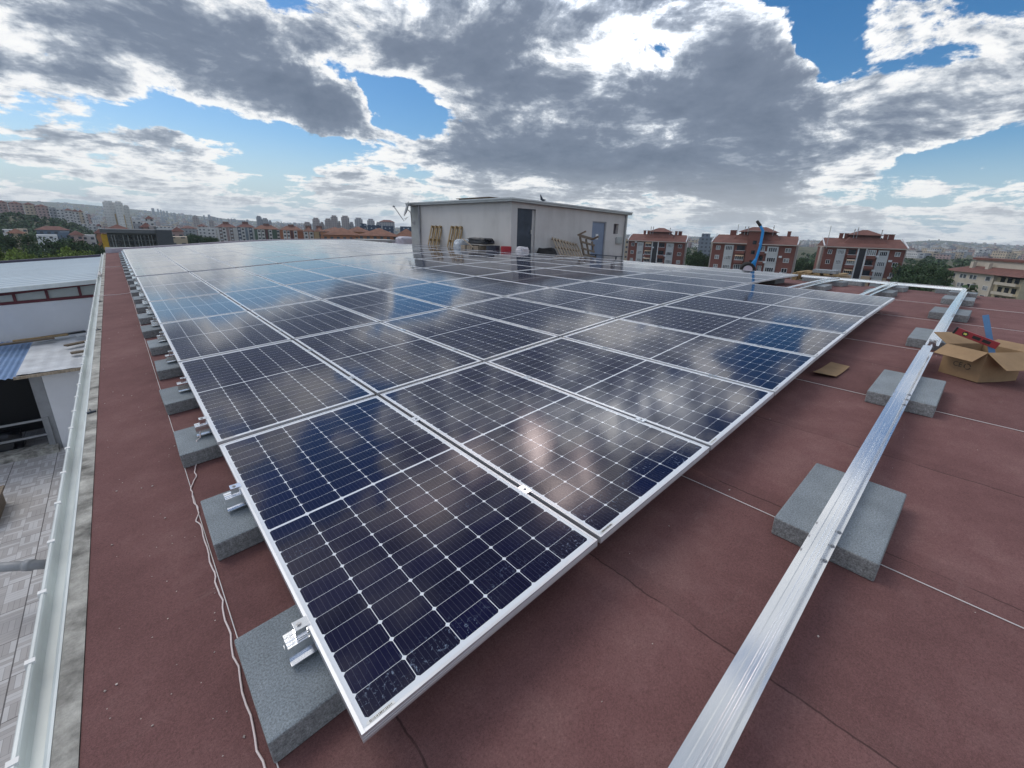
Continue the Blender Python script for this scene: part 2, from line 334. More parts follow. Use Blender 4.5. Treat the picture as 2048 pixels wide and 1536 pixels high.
# ------------------------------------------------------------------ mesh builder
class MB:
    def __init__(s): s.v = []; s.f = []; s.mi = []
    def quad(s, a, b, c, d, mi=0):
        n = len(s.v); s.v += [tuple(map(float, k)) for k in (a, b, c, d)]; s.f.append((n, n+1, n+2, n+3)); s.mi.append(mi); return s
    def poly(s, pts, mi=0):
        n = len(s.v); s.v += [tuple(map(float, k)) for k in pts]; s.f.append(tuple(range(n, n+len(pts)))); s.mi.append(mi); return s
    def hexa(s, p, mi=0):      # 4 bottom (ccw from above) then 4 top
        n = len(s.v); s.v += [tuple(map(float, k)) for k in p]
        for q in ((3, 2, 1, 0), (4, 5, 6, 7), (0, 1, 5, 4), (1, 2, 6, 5), (2, 3, 7, 6), (3, 0, 4, 7)):
            s.f.append(tuple(n+i for i in q)); s.mi.append(mi)
        return s
    def box(s, x0, x1, y0, y1, z0, z1, mi=0):
        return s.hexa([(x0, y0, z0), (x1, y0, z0), (x1, y1, z0), (x0, y1, z0), (x0, y0, z1), (x1, y0, z1), (x1, y1, z1), (x0, y1, z1)], mi)
    def bar(s, a, b, w, h, up=(0, 0, 1), mi=0):
        a, b, up = Vector(a), Vector(b), Vector(up); d = (b-a).normalized()
        sx = d.cross(up).normalized(); uz = sx.cross(d).normalized(); sx *= w/2; uz *= h/2
        return s.hexa([a-sx-uz, a+sx-uz, b+sx-uz, b-sx-uz, a-sx+uz, a+sx+uz, b+sx+uz, b-sx+uz], mi)
    def tube(s, path, r, n=8, mi=0, cap=True, closed=False):
        path = [Vector(p) for p in path]; N = len(path); base = len(s.v); ref = None
        rr = r if hasattr(r, '__len__') else [r]*N
        for i, p in enumerate(path):
            d = (path[min(i+1, N-1)]-path[max(i-1, 0)]).normalized()
            if ref is None:
                ref = d.cross(Vector((0, 0, 1)) if abs(d.z) < .9 else Vector((1, 0, 0))).normalized()
            ref = (ref-d*ref.dot(d)).normalized(); o = d.cross(ref)
            for k in range(n):
                a = 2*math.pi*k/n; s.v.append(tuple(p+(ref*math.cos(a)+o*math.sin(a))*rr[i]))
        for i in range(N-1):
            for k in range(n):
                s.f.append((base+i*n+k, base+i*n+(k+1) % n, base+(i+1)*n+(k+1) % n, base+(i+1)*n+k)); s.mi.append(mi)
        if cap:
            s.f.append(tuple(base+k for k in reversed(range(n)))); s.mi.append(mi)
            s.f.append(tuple(base+(N-1)*n+k for k in range(n))); s.mi.append(mi)
        return s
    def sweep(s, prof, pts, mi=0):      # prof in (y, z) swept along x stations [(x, y0, z0)]
        base = len(s.v); n = len(prof)
        for (x, y, z) in pts:
            for (py, pz) in prof: s.v.append((x, y+py, z+pz))
        for i in range(len(pts)-1):
            for k in range(n):
                s.f.append((base+i*n+k, base+i*n+(k+1) % n, base+(i+1)*n+(k+1) % n, base+(i+1)*n+k)); s.mi.append(mi)
        s.f.append(tuple(base+k for k in reversed(range(n)))); s.mi.append(mi)
        s.f.append(tuple(base+(len(pts)-1)*n+k for k in range(n))); s.mi.append(mi)
        return s
    def build(s, name, mats, parent=None, loc=None, rot=None, bevel=0., smooth=False, world=False, flip=True):
        me = bpy.data.meshes.new(name)
        off = Vector(parent.location) if (world and parent is not None) else Vector((0, 0, 0))
        me.from_pydata([tuple(Vector(v)-off) for v in s.v], [], s.f)
        if not isinstance(mats, (list, tuple)): mats = [mats]
        for k in mats: me.materials.append(k)
        me.polygons.foreach_set('material_index', s.mi)
        if flip:
            bm = bmesh.new(); bm.from_mesh(me); bmesh.ops.recalc_face_normals(bm, faces=bm.faces); bm.to_mesh(me); bm.free()
        if smooth: me.polygons.foreach_set('use_smooth', [True]*len(me.polygons))
        me.update()
        o = bpy.data.objects.new(name, me); C.objects.link(o)
        if loc is not None: o.location = loc
        if rot is not None: o.rotation_euler = rot
        if parent is not None: o.parent = parent
        if bevel:
            b = o.modifiers.new('bevel', 'BEVEL'); b.width = bevel; b.segments = 2; b.limit_method = 'ANGLE'
        return o
def tag(o, label=None, cat=None, group=None, kind=None):
    for k, v in (('label', label), ('category', cat), ('group', group), ('kind', kind)):
        if v: o[k] = v
    return o
def thing(name, label, cat, loc=(0, 0, 0), rotz=0., group=None):
    o = bpy.data.objects.new(name, None); C.objects.link(o); o.location = loc; o.rotation_euler = (0, 0, rotz); o.empty_display_size = .2
    return tag(o, label, cat, group)
def dup(root, loc=None, rot=None, label=None, group=None):
    c = root.copy(); C.objects.link(c)
    if loc is not None: c.location = loc
    if rot is not None: c.rotation_euler = rot
    if label: c['label'] = label
    if group: c['group'] = group
    for ch in root.children:
        d = ch.copy(); C.objects.link(d); d.parent = c
        for g in ch.children:
            e = g.copy(); C.objects.link(e); e.parent = d
    return c
ORD = ['first', 'second', 'third', 'fourth', 'fifth', 'sixth', 'seventh', 'eighth', 'ninth', 'tenth', 'eleventh', 'twelfth', 'thirteenth', 'fourteenth', 'fifteenth', 'sixteenth', 'seventeenth', 'eighteenth', 'nineteenth', 'twentieth', 'twenty-first', 'twenty-second', 'twenty-third', 'twenty-fourth', 'twenty-fifth', 'twenty-sixth']

# ------------------------------------------------------------------ the roof: a very low gable, gutter on the left
KU = [-4.23, 0, 2.116, 4.23, 6.35, 8.46, 11.1, 12.5, 14.2, 16.5, 20.6]; KZ = [-.33, 0, .152, .328, .464, .529, .558, .545, .45, .28, -.06]
_xs = np.linspace(-1.5, 21, 451); _zs = np.interp(_xs, KU, KZ); _k = np.ones(25)/25
_sm = np.convolve(np.pad(_zs, 12, mode='reflect', reflect_type='odd'), _k, mode='valid')
def zs(u): return float(np.interp(u, _xs, _sm))         # top of the panels
RO = -.22
def zr(u): return zs(u)+RO                              # roof membrane
GY0, GY1 = -9., 28.6
US = list(np.arange(-.605, 20.7, .353))
mb = MB()
for a, b in zip(US[:-1], US[1:]): mb.quad((a, GY0, zr(a)), (b, GY0, zr(b)), (b, GY1, zr(b)), (a, GY1, zr(a)))
roof = tag(mb.build('roof_deck', M['roof'], smooth=True), kind='structure')
mb = MB().box(-.668, -.607, GY0, GY1, zr(-.6)-.30, zr(-.6)+.004)
tag(mb.build('roof_edge_kerb', M['kerb']), kind='structure')
wall_m = mat('rendered_wall', (.45, .45, .44), .9, 0, .08, 1.)
mb = MB().box(-.60, US[-1], GY0, GY1, -14.5, zr(-.6)-.31)
bw = thing('industrial_building', 'large industrial building carrying the red roof and solar panels', 'building', (10, 10, -14.5))
mb.build('wall', wall_m, bw, world=True)
MB().box(-.60, US[-1], GY1+.003, GY1+.22, -.3, zr(2)+.06).build('parapet', M['fascia'], bw, world=True)
# far flashing along the roof end, stepping with the roof
mb = MB()
for a, b in zip(US[:-1], US[1:]):
    z0, z1 = zr(a)+.20, zr(b)+.20
    mb.hexa([(a, 28.0, z0-.24), (b, 28.0, z1-.24), (b, 28.3, z1-.24), (a, 28.3, z0-.24), (a, 28.0, z0), (b, 28.0, z1), (b, 28.3, z1), (a, 28.3, z0)])
mb.build('roof_flashing', mat('mauve_flashing', (.42, .40, .45), .6, 0, .1), bw, world=True)

# ------------------------------------------------------------------ solar panels
def pos(i, j): return i*W_, j*L_+(GAP if j >= 6 else 0)
def proto_frame():
    mb = MB(); h = .035; lip = .011
    mb.box(0, lip, 0, PL, -h, 0).box(PW-lip, PW, 0, PL, -h, 0).box(lip, PW-lip, 0, lip, -h, 0).box(lip, PW-lip, PL-lip, PL, -h, 0)
    # grooves of the extrusion on the outer faces
    for zz in (-.012, -.022): mb.box(.0, PW, -.0012, 0, zz-.002, zz)
    return mb
ncols = {0: 8, **{j: 11 for j in range(1, 9)}, 9: 10, 10: 10, 11: 10}
proto = None
for j in range(12):
    for i in range(ncols[j]):
        u, v = pos(i, j); u += .010; v += .022
        z0, z1 = zs(u), zs(u+PW); ang = -math.atan2(z1-z0, PW)
        if proto is None:
            proto = thing('solar_panel', '', 'solar panel', group='solar panels on the red roof')
            proto_frame().build('frame', M['frame'], proto, bevel=.0012)
            MB().quad((.009, .009, -.0025), (PW-.009, .009, -.0025), (PW-.009, PL-.009, -.0025), (.009, PL-.009, -.0025)).build('glass', M['cells_a'], proto)
            MB().quad((.009, .009, -.033), (.009, PL-.009, -.033), (PW-.009, PL-.009, -.033), (PW-.009, .009, -.033)).build('back_sheet', M['white_pvc'], proto)
            o = proto
        else:
            o = dup(proto)
        if (i, j) == (1, 0):
            for ch in o.children:
                if ch.name.startswith('glass'): ch.data = ch.data.copy(); ch.data.materials[0] = M['cells_b']
        elif (i, j) == (2, 0):
            for ch in o.children:
                if ch.name.startswith('glass'): ch.data = ch.data.copy(); ch.data.materials[0] = M['cells']; plain = ch.data
        elif proto is not o:
            for ch in o.children:
                if ch.name.startswith('glass'): ch.data = plain
        o.location = (u, v, z0); o.rotation_euler = (R(random.uniform(-.1, .1)), ang+R(random.uniform(-.12, .12)), 0)
        if (i, j) == (0, 0): lab = 'nearest solar panel, dark blue cells with dried water marks along its front edge'
        elif (i, j) == (1, 0): lab = 'smeared solar panel in the front row, second from the near left corner'
        else: lab = f'solar panel in the {ORD[j]} row from the front, {ORD[i]} from the left gutter side'
        o['label'] = lab
        if (i, j) in ((0, 0), (1, 0)):      # bar code sticker at the front corner
            s = MB(); x = .03
            s.quad((.022, .0115, .0006), (.105, .0115, .0006), (.105, .021, .0006), (.022, .021, .0006), 0)
            while x < .098:
                wd = random.uniform(.0008, .0026); s.quad((x, .013, .0010), (x+wd, .013, .0010), (x+wd, .0195, .0010), (x, .0195, .0010), 1); x += wd+random.uniform(.0012, .003)
            s.build('barcode_sticker', [M['paper'], M['ink']], o, flip=False)

# ------------------------------------------------------------------ rails, clamps, slabs
RH = .065
def hat(w=.10, h=RH):      # omega rail, (y, z), bottom at 0
    t = .004; a = .021; b = w/2
    return [(-b, 0), (-a-t, 0), (-a-t, h-.016), (-a-.010, h-.016), (-a-.010, h), (-.009, h), (-.009, h-.012), (.009, h-.012), (.009, h), (a+.010, h), (a+.010, h-.016), (a+t, h-.016), (a+t, 0),
            (b, 0), (b, t), (a+2*t+.001, t), (a+2*t+.001, h-.020), (a+.0145, h-.020), (a+.0145, h+.004), (-a-.0145, h+.004), (-a-.0145, h-.020), (-a-2*t-.001, h-.020), (-a-2*t-.001, t), (-b, t)]
def hat_open(w=.10, h=RH):   # solid hat section with a slot and lip, closed outline
    b = w/2
    return [(-b, 0), (b, 0), (b, .005), (.031, .005), (.027, h-.012), (.034, h-.012), (.034, h), (.016, h), (.016, h-.009), (.009, h-.009), (.009, h), (-.003, h), (-.005, h-.003), (-.009, h-.003), (-.011, h), (-.019, h), (-.021, h-.003), (-.025, h-.003), (-.027, h), (-.034, h), (-.034, h-.012), (-.027, h-.012), (-.031, .005), (-b, .005)]
def rail_mesh(u0, u1, v, base, w=.10):
    n = max(2, int((u1-u0)/.5)+1); us = np.linspace(u0, u1, n)
    return MB().sweep(hat_open(w), [(u, v, base(u)) for u in us])
SLH = .10
slab_top = lambda u: zr(u)+SLH
railz = lambda u: zs(u)-.035-RH        # bottom of rails under the panels
def clamp_mid(mb, u, v, z):
    mb.box(u-.019, u+.019, v-.032, v+.032, z+.0005, z+.0045)
    mb.box(u-.0085, u+.0085, v-.028, v+.028, z-.03, z+.0005)
def bolt_mesh(u, v, z): return MB().tube([(u, v, z), (u, v, z+.006)], [.0065, .0065], 6).tube([(u, v, z), (u, v, z+.0015)], [.010, .010], 12)
rail_v = []
for j in range(12):
    for q in (.49, 1.575):
        rail_v.append((j, pos(0, j)[1]+q))
for k, (j, v) in enumerate(rail_v):
    n = ncols[j]; u0, u1 = -.060, n*W_+.05
    if j == 0: u1 = 12.62
    r = thing('mounting_rail', f'aluminium mounting rail under the panels, {ORD[k] if k < 26 else k} from the front along the left edge', 'mounting rail', (u0, v, railz(u0)), group='rails carrying the solar panels')
    rail_mesh(u0, u1, v, railz).build('channel', M['alu'], r, world=True)
    # end clamp at the left edge
    z = zs(0.)
    mb = MB().box(-.028, .018, v-.022, v+.022, z+.0005, z+.0045).box(-.030, .0055, v-.022, v+.022, z-.034, z-.029).box(-.030, -.026, v-.022, v+.022, z-.029, z+.004)
    mb.box(-.0265, .0055, v-.019, v+.019, z-.0295, z-.0005)
    ec = mb.build('end_clamp', M['alu'], r, world=True)
    b = bolt_mesh(-.012, v, z+.0045); b = b.build('bolt', M['bolt'], ec); b.location = -Vector(r.location)
    if j < 5:
        for i in range(1, n):
            u = i*W_; z = zs(u); mb = MB(); clamp_mid(mb, u, v, z); mc = mb.build('mid_clamp', M['alu'], r, world=True)
            b = bolt_mesh(u, v, z+.0045).build('bolt', M['bolt'], mc); b.location = -Vector(r.location)
def slab_proto(lx, ly):
    mb = MB().box(0, lx, 0, ly, 0, SLH); return mb
nslab = 0
sp = None
def slab(u, v, lx=.68, ly=.41, label='', rz=0., dz=0.):
    global sp
    ang = -math.atan2(zr(u+lx)-zr(u), lx)
    if sp is None:
        sp = slab_proto(.68, .41).build('concrete_slab', M['slab'], bevel=.007); o = sp
        tag(o, label, 'concrete slab', 'concrete ballast slabs', 'thing')
    else:
        o = sp.copy(); C.objects.link(o); o['label'] = label
    o.location = (u, v, zr(u)+.001+dz); o.rotation_euler = (0, ang, rz or R(random.uniform(-1.3, 1.3))); o.scale = (lx/.68, ly/.41, 1)
    return o
for k, (j, v) in enumerate(rail_v):
    lb = 'nearest grey concrete slab under the left edge of the panels' if k == 0 else f'grey concrete slab under the left panel edge, {ORD[k]} from the front'
    slab(-.16+random.uniform(-.012, .012), v-.235+random.uniform(-.012, .012), .62, .45, lb)
for k, u in enumerate([2.0, 4.1, 6.2, 8.3, 10.4, 12.0]):
    slab(u, rail_v[0][1]-.22, .66, .44, f'concrete slab in the shade under the front row, {ORD[k]} from the left' if u < 8 else ('concrete slab under the bare rail end beside the front row corner' if u < 9 else ('concrete slab under the middle of the bare rail at right' if u < 11 else 'concrete slab under the far end of the bare front row rail')))
for k, u in enumerate([8.55, 10.4, 12.0]):
    slab(u, rail_v[1][1]-.22, .66, .44, ['concrete slab under the second bare rail, next to the shorter front row', 'concrete slab under the second bare rail, halfway along it', 'concrete slab under the end of the second bare rail, farther one'][k])
for k, u in enumerate([9.2, 10.9]):
    slab(u, rail_v[2][1]-.22, .66, .44, ['concrete slab in shadow under the second row beside the front row end', 'concrete slab in shadow under the outer corner of the second row'][k])
# loose front rails at right, on their own slabs
VR = -.615
for k, (u, lb) in enumerate([(1.905, 'large grey concrete slab in the foreground under the nearest loose rail'), (4.0, 'grey concrete slab left of the cardboard box under the loose rail'), (6.1, 'concrete slab under the start of the second loose rail behind the box'),
                             (8.25, 'concrete slab under the middle of the second loose rail'), (10.35, 'concrete slab under the second loose rail, next to last'), (12.0, 'concrete slab under the far tip of the second loose rail')]):
    slab(u, VR-.205, .68, .41, lb)
def loose(name, u0, u1, v, base, label, w=.105, notch=False):
    r = thing(name, label, 'mounting rail', (u0, v, base(u0)), group='loose aluminium rails at right')
    mb = rail_mesh(u0, u1, v, base, w); mb.build('channel', M['alu'], r, world=True)
    if notch:
        n = 2; mb = MB().sweep([(-.021, .030), (.021, .030), (.021, .034), (.006, .034), (.006, .075), (-.006, .075), (-.006, .034), (-.021, .034)], [(u1-.2, v, base(u1-.2)), (u1+.13, v, base(u1+.13))])
        mb = MB().sweep([(-.026, .012), (.026, .012), (.026, .044), (.013, .044), (.013, .030), (-.013, .030), (-.013, .044), (-.026, .044)], [(u1-.02, v, base(u1-.02)), (u1+.16, v, base(u1+.16))])
        mb.build('splice', M['alu'], r, world=True)
    for du in np.arange(u0+.35, u1, 2.1):
        for q in (0, .12, .24):
            for sgn in (-1, 1):
                uu = 2.0+q+(du-u0)-.35+u0*0 if False else du+q+1.75
                if uu < u1-.1: bolt_mesh(uu, v+sgn*.042, base(uu)+.005).build('screw', M['bolt'], r, world=True)
    return r
lz = lambda u: slab_top(u)+.003
loose('mounting_rail', -.35, 5.55, VR, lz, 'long bright aluminium rail running out of the bottom of the photo', notch=True)
loose('mounting_rail', 5.86, 12.25, VR-.015, lz, 'second loose aluminium rail behind the cardboard box')
# rails laid across the roof end
ze = slab_top(13.5)+.003
for k, (a, b, dz) in enumerate([(-.62, .95, 0), (.75, 2.6, .0)]):
    r = thing('mounting_rail', ['white rail lying across the roof end, near piece', 'white rail lying across the roof end, far piece'][k], 'mounting rail', (13.45+.11*k, a, ze), group='loose aluminium rails at right')
    MB().sweep(hat_open(.11), [(0, 0, 0), (b-a, 0, 0)]).build('channel', M['alu'], r, rot=(0, 0, math.pi/2))
for k, v in enumerate([-.55, .35, 1.2, 2.1]):
    slab(13.25, v, .5, .4, f'low concrete slab under the rails across the roof end, {ORD[k]} from the right')

# ------------------------------------------------------------------ gutter
g = thing('rain_gutter', 'white plastic rain gutter along the left edge of the roof', 'gutter', (-.7, GY0, -.35))
gp = [(-.770, -.300), (-.765, -.292), (-.757, -.292), (-.752, -.300), (-.750, -.345), (-.742, -.362), (-.712, -.362), (-.703, -.350), (-.692, -.290), (-.680, -.272), (-.672, -.270), (-.670, -.276), (-.680, -.280), (-.688, -.295), (-.698, -.356), (-.709, -.370), (-.745, -.370), (-.758, -.350)]
mb = MB(); base = 0
ys = [GY0, GY1]
for yv in ys: mb.v += [(a, yv, b) for a, b in gp]
n = len(gp)
for k in range(n): mb.f.append((k, (k+1) % n, n+(k+1) % n, n+k)); mb.mi.append(0)
mb.build('trough', M['white_pvc'], g, world=True)
yb = .42
kk = 0
while yb < 27:
    MB().box(-.776, -.748, yb-.011, yb+.011, -.302, -.2885).box(-.776, -.771, yb-.011, yb+.011, -.375, -.302).box(-.776, -.69, yb-.011, yb+.011, -.380, -.373).build('bracket', M['pvc_clip'], g, world=True)
    yb += .43; kk += 1
for k, (y, lb) in enumerate([(4.05, 'small dark metal clip lying on the kerb beside the gutter'), (7.9, 'dark strap across the kerb beside the gutter, farther one'), (11.0, 'dark strap across the kerb beside the gutter, nearer the warehouse')]):
    tag(MB().bar((-.668, y, zr(-.6)+.011), (-.615, y+.02, zr(-.6)+.011), .018, .012).tube([(-.64, y, zr(-.6)+.015), (-.65, y+.04, zr(-.6)+.03)], .005, 6).build('metal_clip', M['door_dark']), lb, 'clip')
tag(MB().box(-.735, -.675, 16.2, 17.0, -.262, -.20).box(-.72, -.69, 17.1, 17.25, -.262, -.18).build('render_lump', M['plaster'], bevel=.02), 'pale lump of render beside the far gutter', 'render lump')

# ------------------------------------------------------------------ strings and cable
def string(u, v0, v1, label, r=.0022):
    zz = zr(u)+.004
    pts = [(u+random.uniform(-.004, .004), v, zz) for v in np.linspace(v0, v1, 12)]
    return tag(MB().tube(pts, r, 5).build('setting_out_string', M['string']), label, 'string', 'setting out strings')
string(-.165, -1.2, 26., 'straight white string along the left ends of the slabs', .0022)
string(2.045, -4.0, .3, 'white string crossing the roof at the nearest foreground slab')
string(4.16, -6, .3, 'white string crossing the roof below the flat cardboard piece')
string(6.0, -6, .3, 'white string crossing the roof behind the cardboard box')
string(8.1, -6, 2., 'white string crossing the roof near the end of the front row')
string(10.2, -6, 2., 'farthest white string crossing the roof at right', .003)
cab = [(-.186, .05), (-.184, .258), (-.183, .512), (-.174, .853), (-.167, 1.1), (-.166, 1.295), (-.161, 1.663), (-.170, 1.75), (-.154, 1.822), (-.156, 1.95), (-.159, 2.112), (-.118, 2.249), (-.112, 2.33), (-.092, 2.42), (-.085, 2.55)]
pts = []
for (a, b) in zip(cab[:-1], cab[1:]):
    for q in np.linspace(0, 1, 6, endpoint=False):
        u, v = a[0]+(b[0]-a[0])*q, a[1]+(b[1]-a[1])*q
        pts.append((u-.012+.004*math.sin(v*31)+.002*math.sin(v*67), v, zr(u)+.006))
pts += [(-.082, 2.56, zr(0)+.03), (-.068, 2.58, zr(0)+SLH+.006), (-.045, 2.6, zr(0)+SLH+.01), (-.03, 2.66, zr(0)+SLH+.07)]
tag(MB().tube(pts, .0034, 6, 0).build('white_cable', M['cable'], smooth=True), 'wavy thin pale cable beside the near left slabs', 'cable')
for k, (y, lb) in enumerate([(11.9, 'thin wire across the red strip between gutter and panels'), (19.5, 'farther thin wire across the red strip by the gutter')]):
    tag(MB().tube([(-.75, y, -.26), (-.6, y-.03, zr(-.6)+.02), (-.4, y-.1, zr(-.4)+.01), (-.2, y-.05, zr(-.2)+.01), (-.02, y+.1, zr(0)+.06)], .006, 5).build('wire', M['cable']), lb, 'wire')
# crumbs and flakes on the membrane: nobody could count them
mb = MB()
for _ in range(210):
    if random.random() < .45: u, v = random.uniform(-.58, -.18), abs(random.gauss(0, 4))-.4
    else: u, v = random.uniform(.3, 9), random.uniform(-4.5, .1)
    s = random.choice([.0025, .003, .003, .004, .006]); a = random.uniform(0, 6.28); z = zr(u)+.003
    mb.hexa([(u+s*math.cos(a+k*1.57)*random.uniform(.5, 1.3), v+s*math.sin(a+k*1.57)*random.uniform(.4, 1.2), z) for k in range(4)]+[(u+s*.6*math.cos(a+k*1.57), v+s*.6*math.sin(a+k*1.57), z+s*.5) for k in range(4)])
tag(mb.build('grit', mat('pale_grit', (.55, .47, .42), .9, 0, .3, 40)), kind='stuff')

# ------------------------------------------------------------------ cardboard, level, ruler
N_, Lc, Rc = np.array([5.125, -1.012]), np.array([5.30, -.745]), np.array([5.465, -1.245])
ex = (Lc-N_); ey = (Rc-N_); Bc = Lc+ey
zb = zr(5.2)+.004; zt = zb+.275
bx = thing('cardboard_box', 'open brown cardboard box with flaps out beside the loose rails', 'box', (*((N_+Bc)/2), zb))
def P3(p2, z): return (p2[0], p2[1], z)
mb = MB(); th = .006
cs = [N_, Rc, Bc, Lc]; cen = (N_+Bc)/2
for a, b in zip(cs, cs[1:]+cs[:1]):
    ai, bi = a+(cen-a)*.03, b+(cen-b)*.03
    mb.hexa([P3(a, zb), P3(b, zb), P3(bi, zb), P3(ai, zb), P3(a, zt), P3(b, zt), P3(bi, zt), P3(ai, zt)])
mb.hexa([P3(c, zb) for c in cs]+[P3(c, zb+.006) for c in cs])
mb.build('carton', M['card'], bx, world=True, bevel=.002)
# flaps: left front flap folded out and down a bit, right flap folded out, back flaps standing
def flap(a, b, out, drop, ln, name='flap', taper=.02):
    o = np.array(out); a3 = np.array([*a, zt]); b3 = np.array([*b, zt]); d = np.array([o[0]*ln, o[1]*ln, drop*ln]); e = (b3-a3)
    nrm = np.cross(e, d); nrm = nrm/np.linalg.norm(nrm)*.005
    c3, d3 = b3+d-e*taper, a3+d+e*taper
    MB().hexa([a3, b3, c3, d3, a3+nrm, b3+nrm, c3+nrm, d3+nrm]).build(name, M['card'], bx, world=True)
nl = np.array([ex[1], -ex[0]]); nl = nl/np.linalg.norm(nl); nl = nl if np.dot(nl, cen-N_) < 0 else -nl
nr = np.array([ey[1], -ey[0]]); nr = nr/np.linalg.norm(nr); nr = nr if np.dot(nr, cen-N_) < 0 else -nr
flap(Lc, N_, nl, -.62, .13); flap(N_, Rc, nr, -.70, .16); flap(Rc, Bc, -nl, .25, .15); flap(Bc, Lc, -nr, .55, .14)
def text_mesh(name, body, size, matl, parent, M4, ext=.0008):
    cu = bpy.data.curves.new(name, 'FONT'); cu.body = body; cu.size = size; cu.extrude = ext; cu.align_x = 'CENTER'; cu.align_y = 'CENTER'
    to = bpy.data.objects.new(name+'_src', cu); C.objects.link(to); dg = bpy.context.evaluated_depsgraph_get()
    me = bpy.data.meshes.new_from_object(to.evaluated_get(dg)); bpy.data.objects.remove(to); bpy.data.curves.remove(cu)
    me.materials.clear(); me.materials.append(matl); me.name = name
    o = bpy.data.objects.new(name, me); C.objects.link(o); o.parent = parent; o.matrix_local = M4; return o
def face_matrix(p, ax, up, nrm, parent):
    p = Vector(p)-Vector(parent.location)
    return Matrix(((ax[0], up[0], nrm[0], p[0]), (ax[1], up[1], nrm[1], p[1]), (ax[2], up[2], nrm[2], p[2]), (0, 0, 0, 1)))
exn = -ex/np.linalg.norm(ex)          # reading direction on the left face: from L to N
m4 = lambda s, z: face_matrix((*(Lc+(N_-Lc)*s+nl*.0012), z), (exn[0], exn[1], 0), (0, 0, 1), (nl[0], nl[1], 0), bx)
text_mesh('printed_mark', 'CE', .062, M['ink'], bx, m4(.42, zb+.115))
mb = MB(); rr = .024
for k in range(3):
    a0 = k*2.094+.25
    path = [(rr*math.cos(a0+q), rr*math.sin(a0+q), 0) for q in np.linspace(0, 1.6, 6)]
    mb.tube(path, .0038, 5)
ring = mb.build('recycling_mark', M['ink'], bx); ring.matrix_local = m4(.66, zb+.115)
mb = MB()
for k in range(3): mb.box(-.055, .045, .012*k, .012*k+.004, 0, .0008)
o = mb.build('printed_lines', M['ink'], bx); o.matrix_local = m4(.5, zb+.19)
# spirit level leaning out of the box
# axis chosen from where its ends stand
a = np.array(P3(N_+(ex*.40+ey*.50), zb+.20)); b = np.array([5.36, -.70, zb+.46])
A = on(1990, 690, 0, 5.28); B = on(1910, 660, 0, 5.26)
lv = thing('spirit_level', 'red spirit level with yellow vial leaning out of the box', 'spirit level', tuple(A))
ax = Vector(B-A).normalized(); upv = Vector((0, 0, 1)); nrm = ax.cross(upv).normalized()
if nrm.dot(Vector(CAM-A)) < 0: nrm = -nrm
upn = nrm.cross(ax).normalized(); LL = (Vector(B-A)).length
if upn.z < 0: upn = -upn
A2 = Vector(A)-ax*.02
pp = lambda s, h, d=0.: tuple(A2+ax*s+upn*h+nrm*d)
mb = MB(); hw, ht = .030, .011
T = LL+.02
mb.bar(pp(0, 0), pp(T-.012, 0), .022, .06, up=tuple(upn)); mb.build('body', M['red'], lv, world=True, bevel=.003)
MB().bar(pp(T-.012, 0), pp(T+.004, 0), .025, .064, up=tuple(upn)).build('end_cap', M['black'], lv, world=True, bevel=.003)
mb = MB().tube([pp(T-.075, 0, .0105), pp(T-.075, 0, .0125)], [.021, .021], 18); mb.build('vial_housing', M['black'], lv, world=True)
MB().bar(pp(T-.086, 0, .0135), pp(T-.064, 0, .0135), .004, .016, up=tuple(upn)).build('vial', M['vial'], lv, world=True)
for s0 in (T-.155, T-.225):
    MB().bar(pp(s0-.028, 0, .0115), pp(s0+.028, 0, .0115), .003, .026, up=tuple(upn)).build('grip_slot', M['black'], lv, world=True, bevel=.001)
A = on(1984, 705, 0, 5.33); B = on(1971, 630, 0, 5.42)
ax = Vector(B-A).normalized()
nrm = (Vector(CAM-A)).normalized(); side = ax.cross(nrm).normalized()
tag(MB().bar(Vector(A)-ax*.1, Vector(B), .042, .004, up=tuple(nrm)).build('steel_ruler', M['blue_steel'], bevel=.001), 'blue grey steel ruler standing up out of the box', 'ruler')
# flat piece of cardboard
cz = zr(4.6)+.012
mb = MB(); q = [(4.34, .045), (4.41, -.125), (4.80, -.150), (4.86, .015)]
nx, ny = 8, 5
gp2 = lambda s, t_: (np.array(q[0])*(1-s)*(1-t_)+np.array(q[3])*s*(1-t_)+np.array(q[1])*(1-s)*t_+np.array(q[2])*s*t_)
def lift(s, t_): return .012+.030*(1-s)**3*(1-t_)+.02*t_*(s-.5)**2*2
for i in range(nx):
    for j in range(ny):
        p = [(i/nx, j/ny), ((i+1)/nx, j/ny), ((i+1)/nx, (j+1)/ny), (i/nx, (j+1)/ny)]
        lo = [(*gp2(*s), zr(gp2(*s)[0])+lift(*s)) for s in p]; mb.hexa(lo+[(x_, y_, z_+.004) for x_, y_, z_ in lo])
tag(mb.build('cardboard_sheet', M['card']), 'flat torn cardboard piece on the roof beside the panel edge', 'cardboard')

